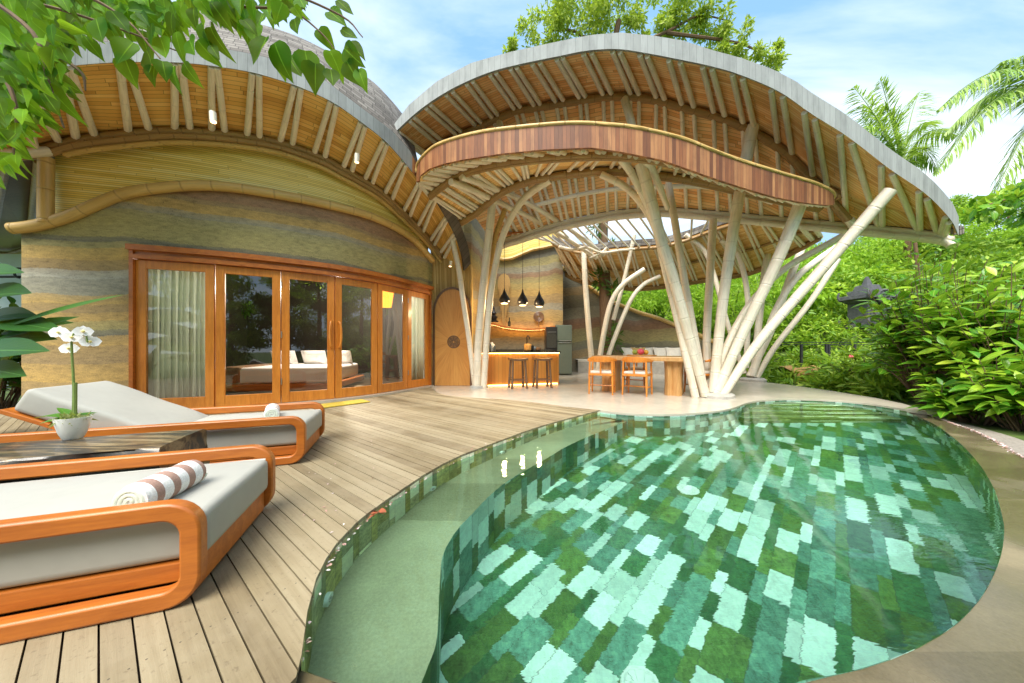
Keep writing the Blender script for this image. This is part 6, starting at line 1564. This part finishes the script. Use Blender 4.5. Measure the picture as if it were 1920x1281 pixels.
# trees on the hillside and behind: each a thing
def tree(px, py, Y, r, label, m='leaf_mid', per=900, group='broad-leaved trees on the hillside', name='hillside_tree', L=.28):
    c = P(px, py, Y); g0 = hgt(c.x, c.y); t = thing(name, (c.x, c.y, g0), label, 'tree', group)
    trunk([Vector((c.x, c.y, g0-.1)), Vector((c.x+.1*r, c.y, (g0+c.z)/2)), c], [.10*r**.5,.05], t)
    cl = [(c.x, c.y, c.z, r*.7, r*.7, r*.6, 1)]
    for k in range(8):
        a = k*.785+random.random(); cl.append((c.x+math.cos(a)*r*.65, c.y+math.sin(a)*r*.65, c.z+random.uniform(-.3,.45)*r, r*.42, r*.42, r*.34, .42))
    crown('crown', m, sub(cl, 9, .42), per/7, L*.7, L*.28, t, S=0); return t
tree(1900,470,15,2.2,'round bright tree high on the hillside below the palm','leaf_lime',1700)
tree(1830,450,19,2.6,'bright feathery tree behind the roof tip','leaf_lime',1700)
tree(1890,400,20,2.6,'rounded light green tree high on the hillside beside the sapling','leaf_mid',1700)
tree(1690,480,19,2.4,'light green tree behind the rear columns and the shrine','leaf_lime',1700)
tree(1590,500,20,2.6,'pale green tree between the columns and the shrine','leaf_lime',1700)
tree(1920,520,12,1.6,'bushy tree at the edge of the view above the tall shrub','leaf_mid',1500)
tree(1760,520,17,2.2,'leafy tree on the hillside above the tall shrub','leaf_mid',1500)
tree(1480,590,18,2.4,'pale green tree far behind the column group','leaf_mid',1500)
tree(1270,600,19,2.6,'leafy tree far behind the sloping garden wall','leaf_mid',1500)
t = thing('bare_pole_tree', (13.2,11,0), 'thin bare brown trunk rising behind the tall glossy shrub', 'tree'); trunk([P(1728,600,11.2), P(1722,520,11.2), P(1716,455,11.2)], [.07,.05], t)
# dark trees on the garden's other side, mirrored in the glass doors; greenery at the left edge
def garden_tree(loc, H, R, m, lab, per=2600, g='garden trees mirrored in the glass doors', L=.2):
    t = thing('garden_tree', loc, lab, 'tree', g); x, y, z = loc; trunk([Vector((x,y,z-.1)), Vector((x+.1,y,H*.35)), Vector((x-.1,y+.1,H*.7))], [.16,.07], t)
    cl = []
    for k in range(11):
        a = k*2.4; rr = R*.62*math.sqrt((k+.5)/11); cl.append((x+math.cos(a)*rr, y+math.sin(a)*rr, H*(.18+.74*((k*7) % 11)/11), R*.45, R*.45, R*.36, .32))
    crown('crown', m, sub(cl, 8, .45), per/6, L*.8, L*.34, t, S=0); return t
for a in (((7.4,-.8,-.1),4.6,2.1,'leaf_mid'),((5.8,-3.4,-.1),5.6,2.4,'leaf_dark'),((9.6,1.6,-.1),4.6,2.2,'leaf_mid'),((9.2,-3.2,-.1),6.5,2.8,'leaf_dark'),((11.8,-.4,-.1),6.2,2.8,'leaf_mid'),((3.6,-5.6,-.1),5.5,2.5,'leaf_dark'),((.6,-5.2,-.1),4.8,2.2,'leaf_dark'),((-2.2,-6.4,-.1),5.6,2.5,'leaf_mid'),((-5.2,-5.2,-.1),5.4,2.4,'leaf_mid'),((1.9,-8.6,-.1),8,3.2,'leaf_mid'),((-1,-9.6,-.1),8,3.2,'leaf_dark'),((6.6,-7.2,-.1),8,3.2,'leaf_mid'),((-5.5,-9,-.1),8,3.2,'leaf_mid'),((14,2.2,-.1),7,3,'leaf_mid'),((12.5,-5,-.1),8,3.2,'leaf_mid')): garden_tree(*a, 'dark garden tree across the pool, seen mirrored in the glass doors')
for a in (((7.0,.6,-.1),1.0,1.9),((6.2,-1.6,-.1),1.1,1.9),((8.2,2.6,-.1),.9,1.7)): shrub(a[0], a[1], a[2], 70, .28, 'glossy shrub across the pool, seen mirrored in the glass doors', group='shrubs mirrored in the glass doors')
garden_tree((-10.5,9.6,-.1), 6.8, 2.4, 'leaf_dark', 'dark tree behind the pale boundary wall', 1500, None); garden_tree((-7.6,12.6,-.1), 8.5, 3.2, 'leaf_mid', 'tree crown rising behind the villa roof', 2200, None)
for i, (x, y) in enumerate(((-8.4,5.2),(-9.2,6.4),(-7.9,6.3))): shrub((x, y, -.05), .8, 1.9-.3*i, 46, .34, ('dark shrub in the gap past the villa corner', 'dark shrub below the pale boundary wall', 'dark shrub tucked behind the villa end wall')[i], 'dark_shrub', 'leaf_banana', 7, .4, 'dark shrubs past the villa corner')
# ================================================================== CAMERA, LIGHT, SKY
cam = bpy.data.cameras.new('camera'); co = bpy.data.objects.new('camera', cam); COL.objects.link(co)
co.location = (0, 0, HC); co.rotation_euler = (math.pi/2, 0, 0); cam.sensor_width = 36; cam.lens = FPX/1920*36; cam.shift_y = (HZ-640.5)/1920; cam.clip_start = .02; cam.clip_end = 500
SC.camera = co
EL, AZ = rad(58), rad(205)          # azimuth clockwise from +Y
sd = Vector((math.sin(AZ)*math.cos(EL), math.cos(AZ)*math.cos(EL), math.sin(EL)))
sl_ = bpy.data.lights.new('sun', 'SUN'); sl_.energy = 2.4; sl_.angle = rad(40); sl_.color = (1,.95,.86); so = bpy.data.objects.new('sun', sl_); COL.objects.link(so); so.rotation_euler = (-sd).to_track_quat('-Z', 'Y').to_euler(); so.location = sd*30
wd = bpy.data.worlds.new('World'); SC.world = wd; wd.use_nodes = True; nt = wd.node_tree
for n in list(nt.nodes): nt.nodes.remove(n)
g = N(nt); out = g.n('OutputWorld'); bg = g.n('Background')
sky = g.n('TexSky', sky_type='NISHITA'); sky.sun_disc = False; sky.sun_elevation = EL; sky.sun_rotation = AZ; sky.air_density = 1.0; sky.dust_density = 1.2; sky.ozone_density = 1.4
gen = g.n('TexCoord').outputs['Generated']; s = g.sep(gen)
v = g.comb(g.math('DIVIDE', s[0], g.math('ADD', g.math('ABSOLUTE', s[2]), .28)), g.math('DIVIDE', s[1], g.math('ADD', g.math('ABSOLUTE', s[2]), .28)), 0.0)
v = g.mapp(v, loc=(.35,.1,0), rot=(0,0,rad(-18)), scale=(.75,1.9,1))
c1 = g.noise(v, 1.15, 7, .56, .5); c2 = g.noise(v, .5, 2, .5)
cf = g.math('ADD', g.math('MULTIPLY', c1, .7), g.math('MULTIPLY', c2, .3))
cf = g.ramp(cf, [(.40, (.05,.05,.05)), (.50, (.5,.5,.5)), (.60, (.95,.95,.95))])
hz = g.math('SUBTRACT', 1.0, g.math('MULTIPLY', s[2], 2.4), clamp=True)
cf2 = g.math('MAXIMUM', cf, g.math('MULTIPLY', hz, .32))
base = g.mix(.6, sky.outputs[0], (2.3,5.0,8.2))
col = g.mix(cf2, base, (7.6,8.2,8.8))
g.put(bg.inputs[0], col); bg.inputs[1].default_value = .056
nt.links.new(bg.outputs[0], out.inputs[0])
vs_ = SC.view_settings; vs_.view_transform = 'Standard'; vs_.look = 'None'; vs_.exposure = 1.68; vs_.gamma = 1
SC.cycles.max_bounces = 10; SC.cycles.diffuse_bounces = 5; SC.cycles.glossy_bounces = 4; SC.cycles.transmission_bounces = 8; SC.cycles.transparent_max_bounces = 8
SC.cycles.use_denoising = True; SC.cycles.sample_clamp_indirect = 6; SC.cycles.caustics_refractive = True; SC.cycles.caustics_reflective = False
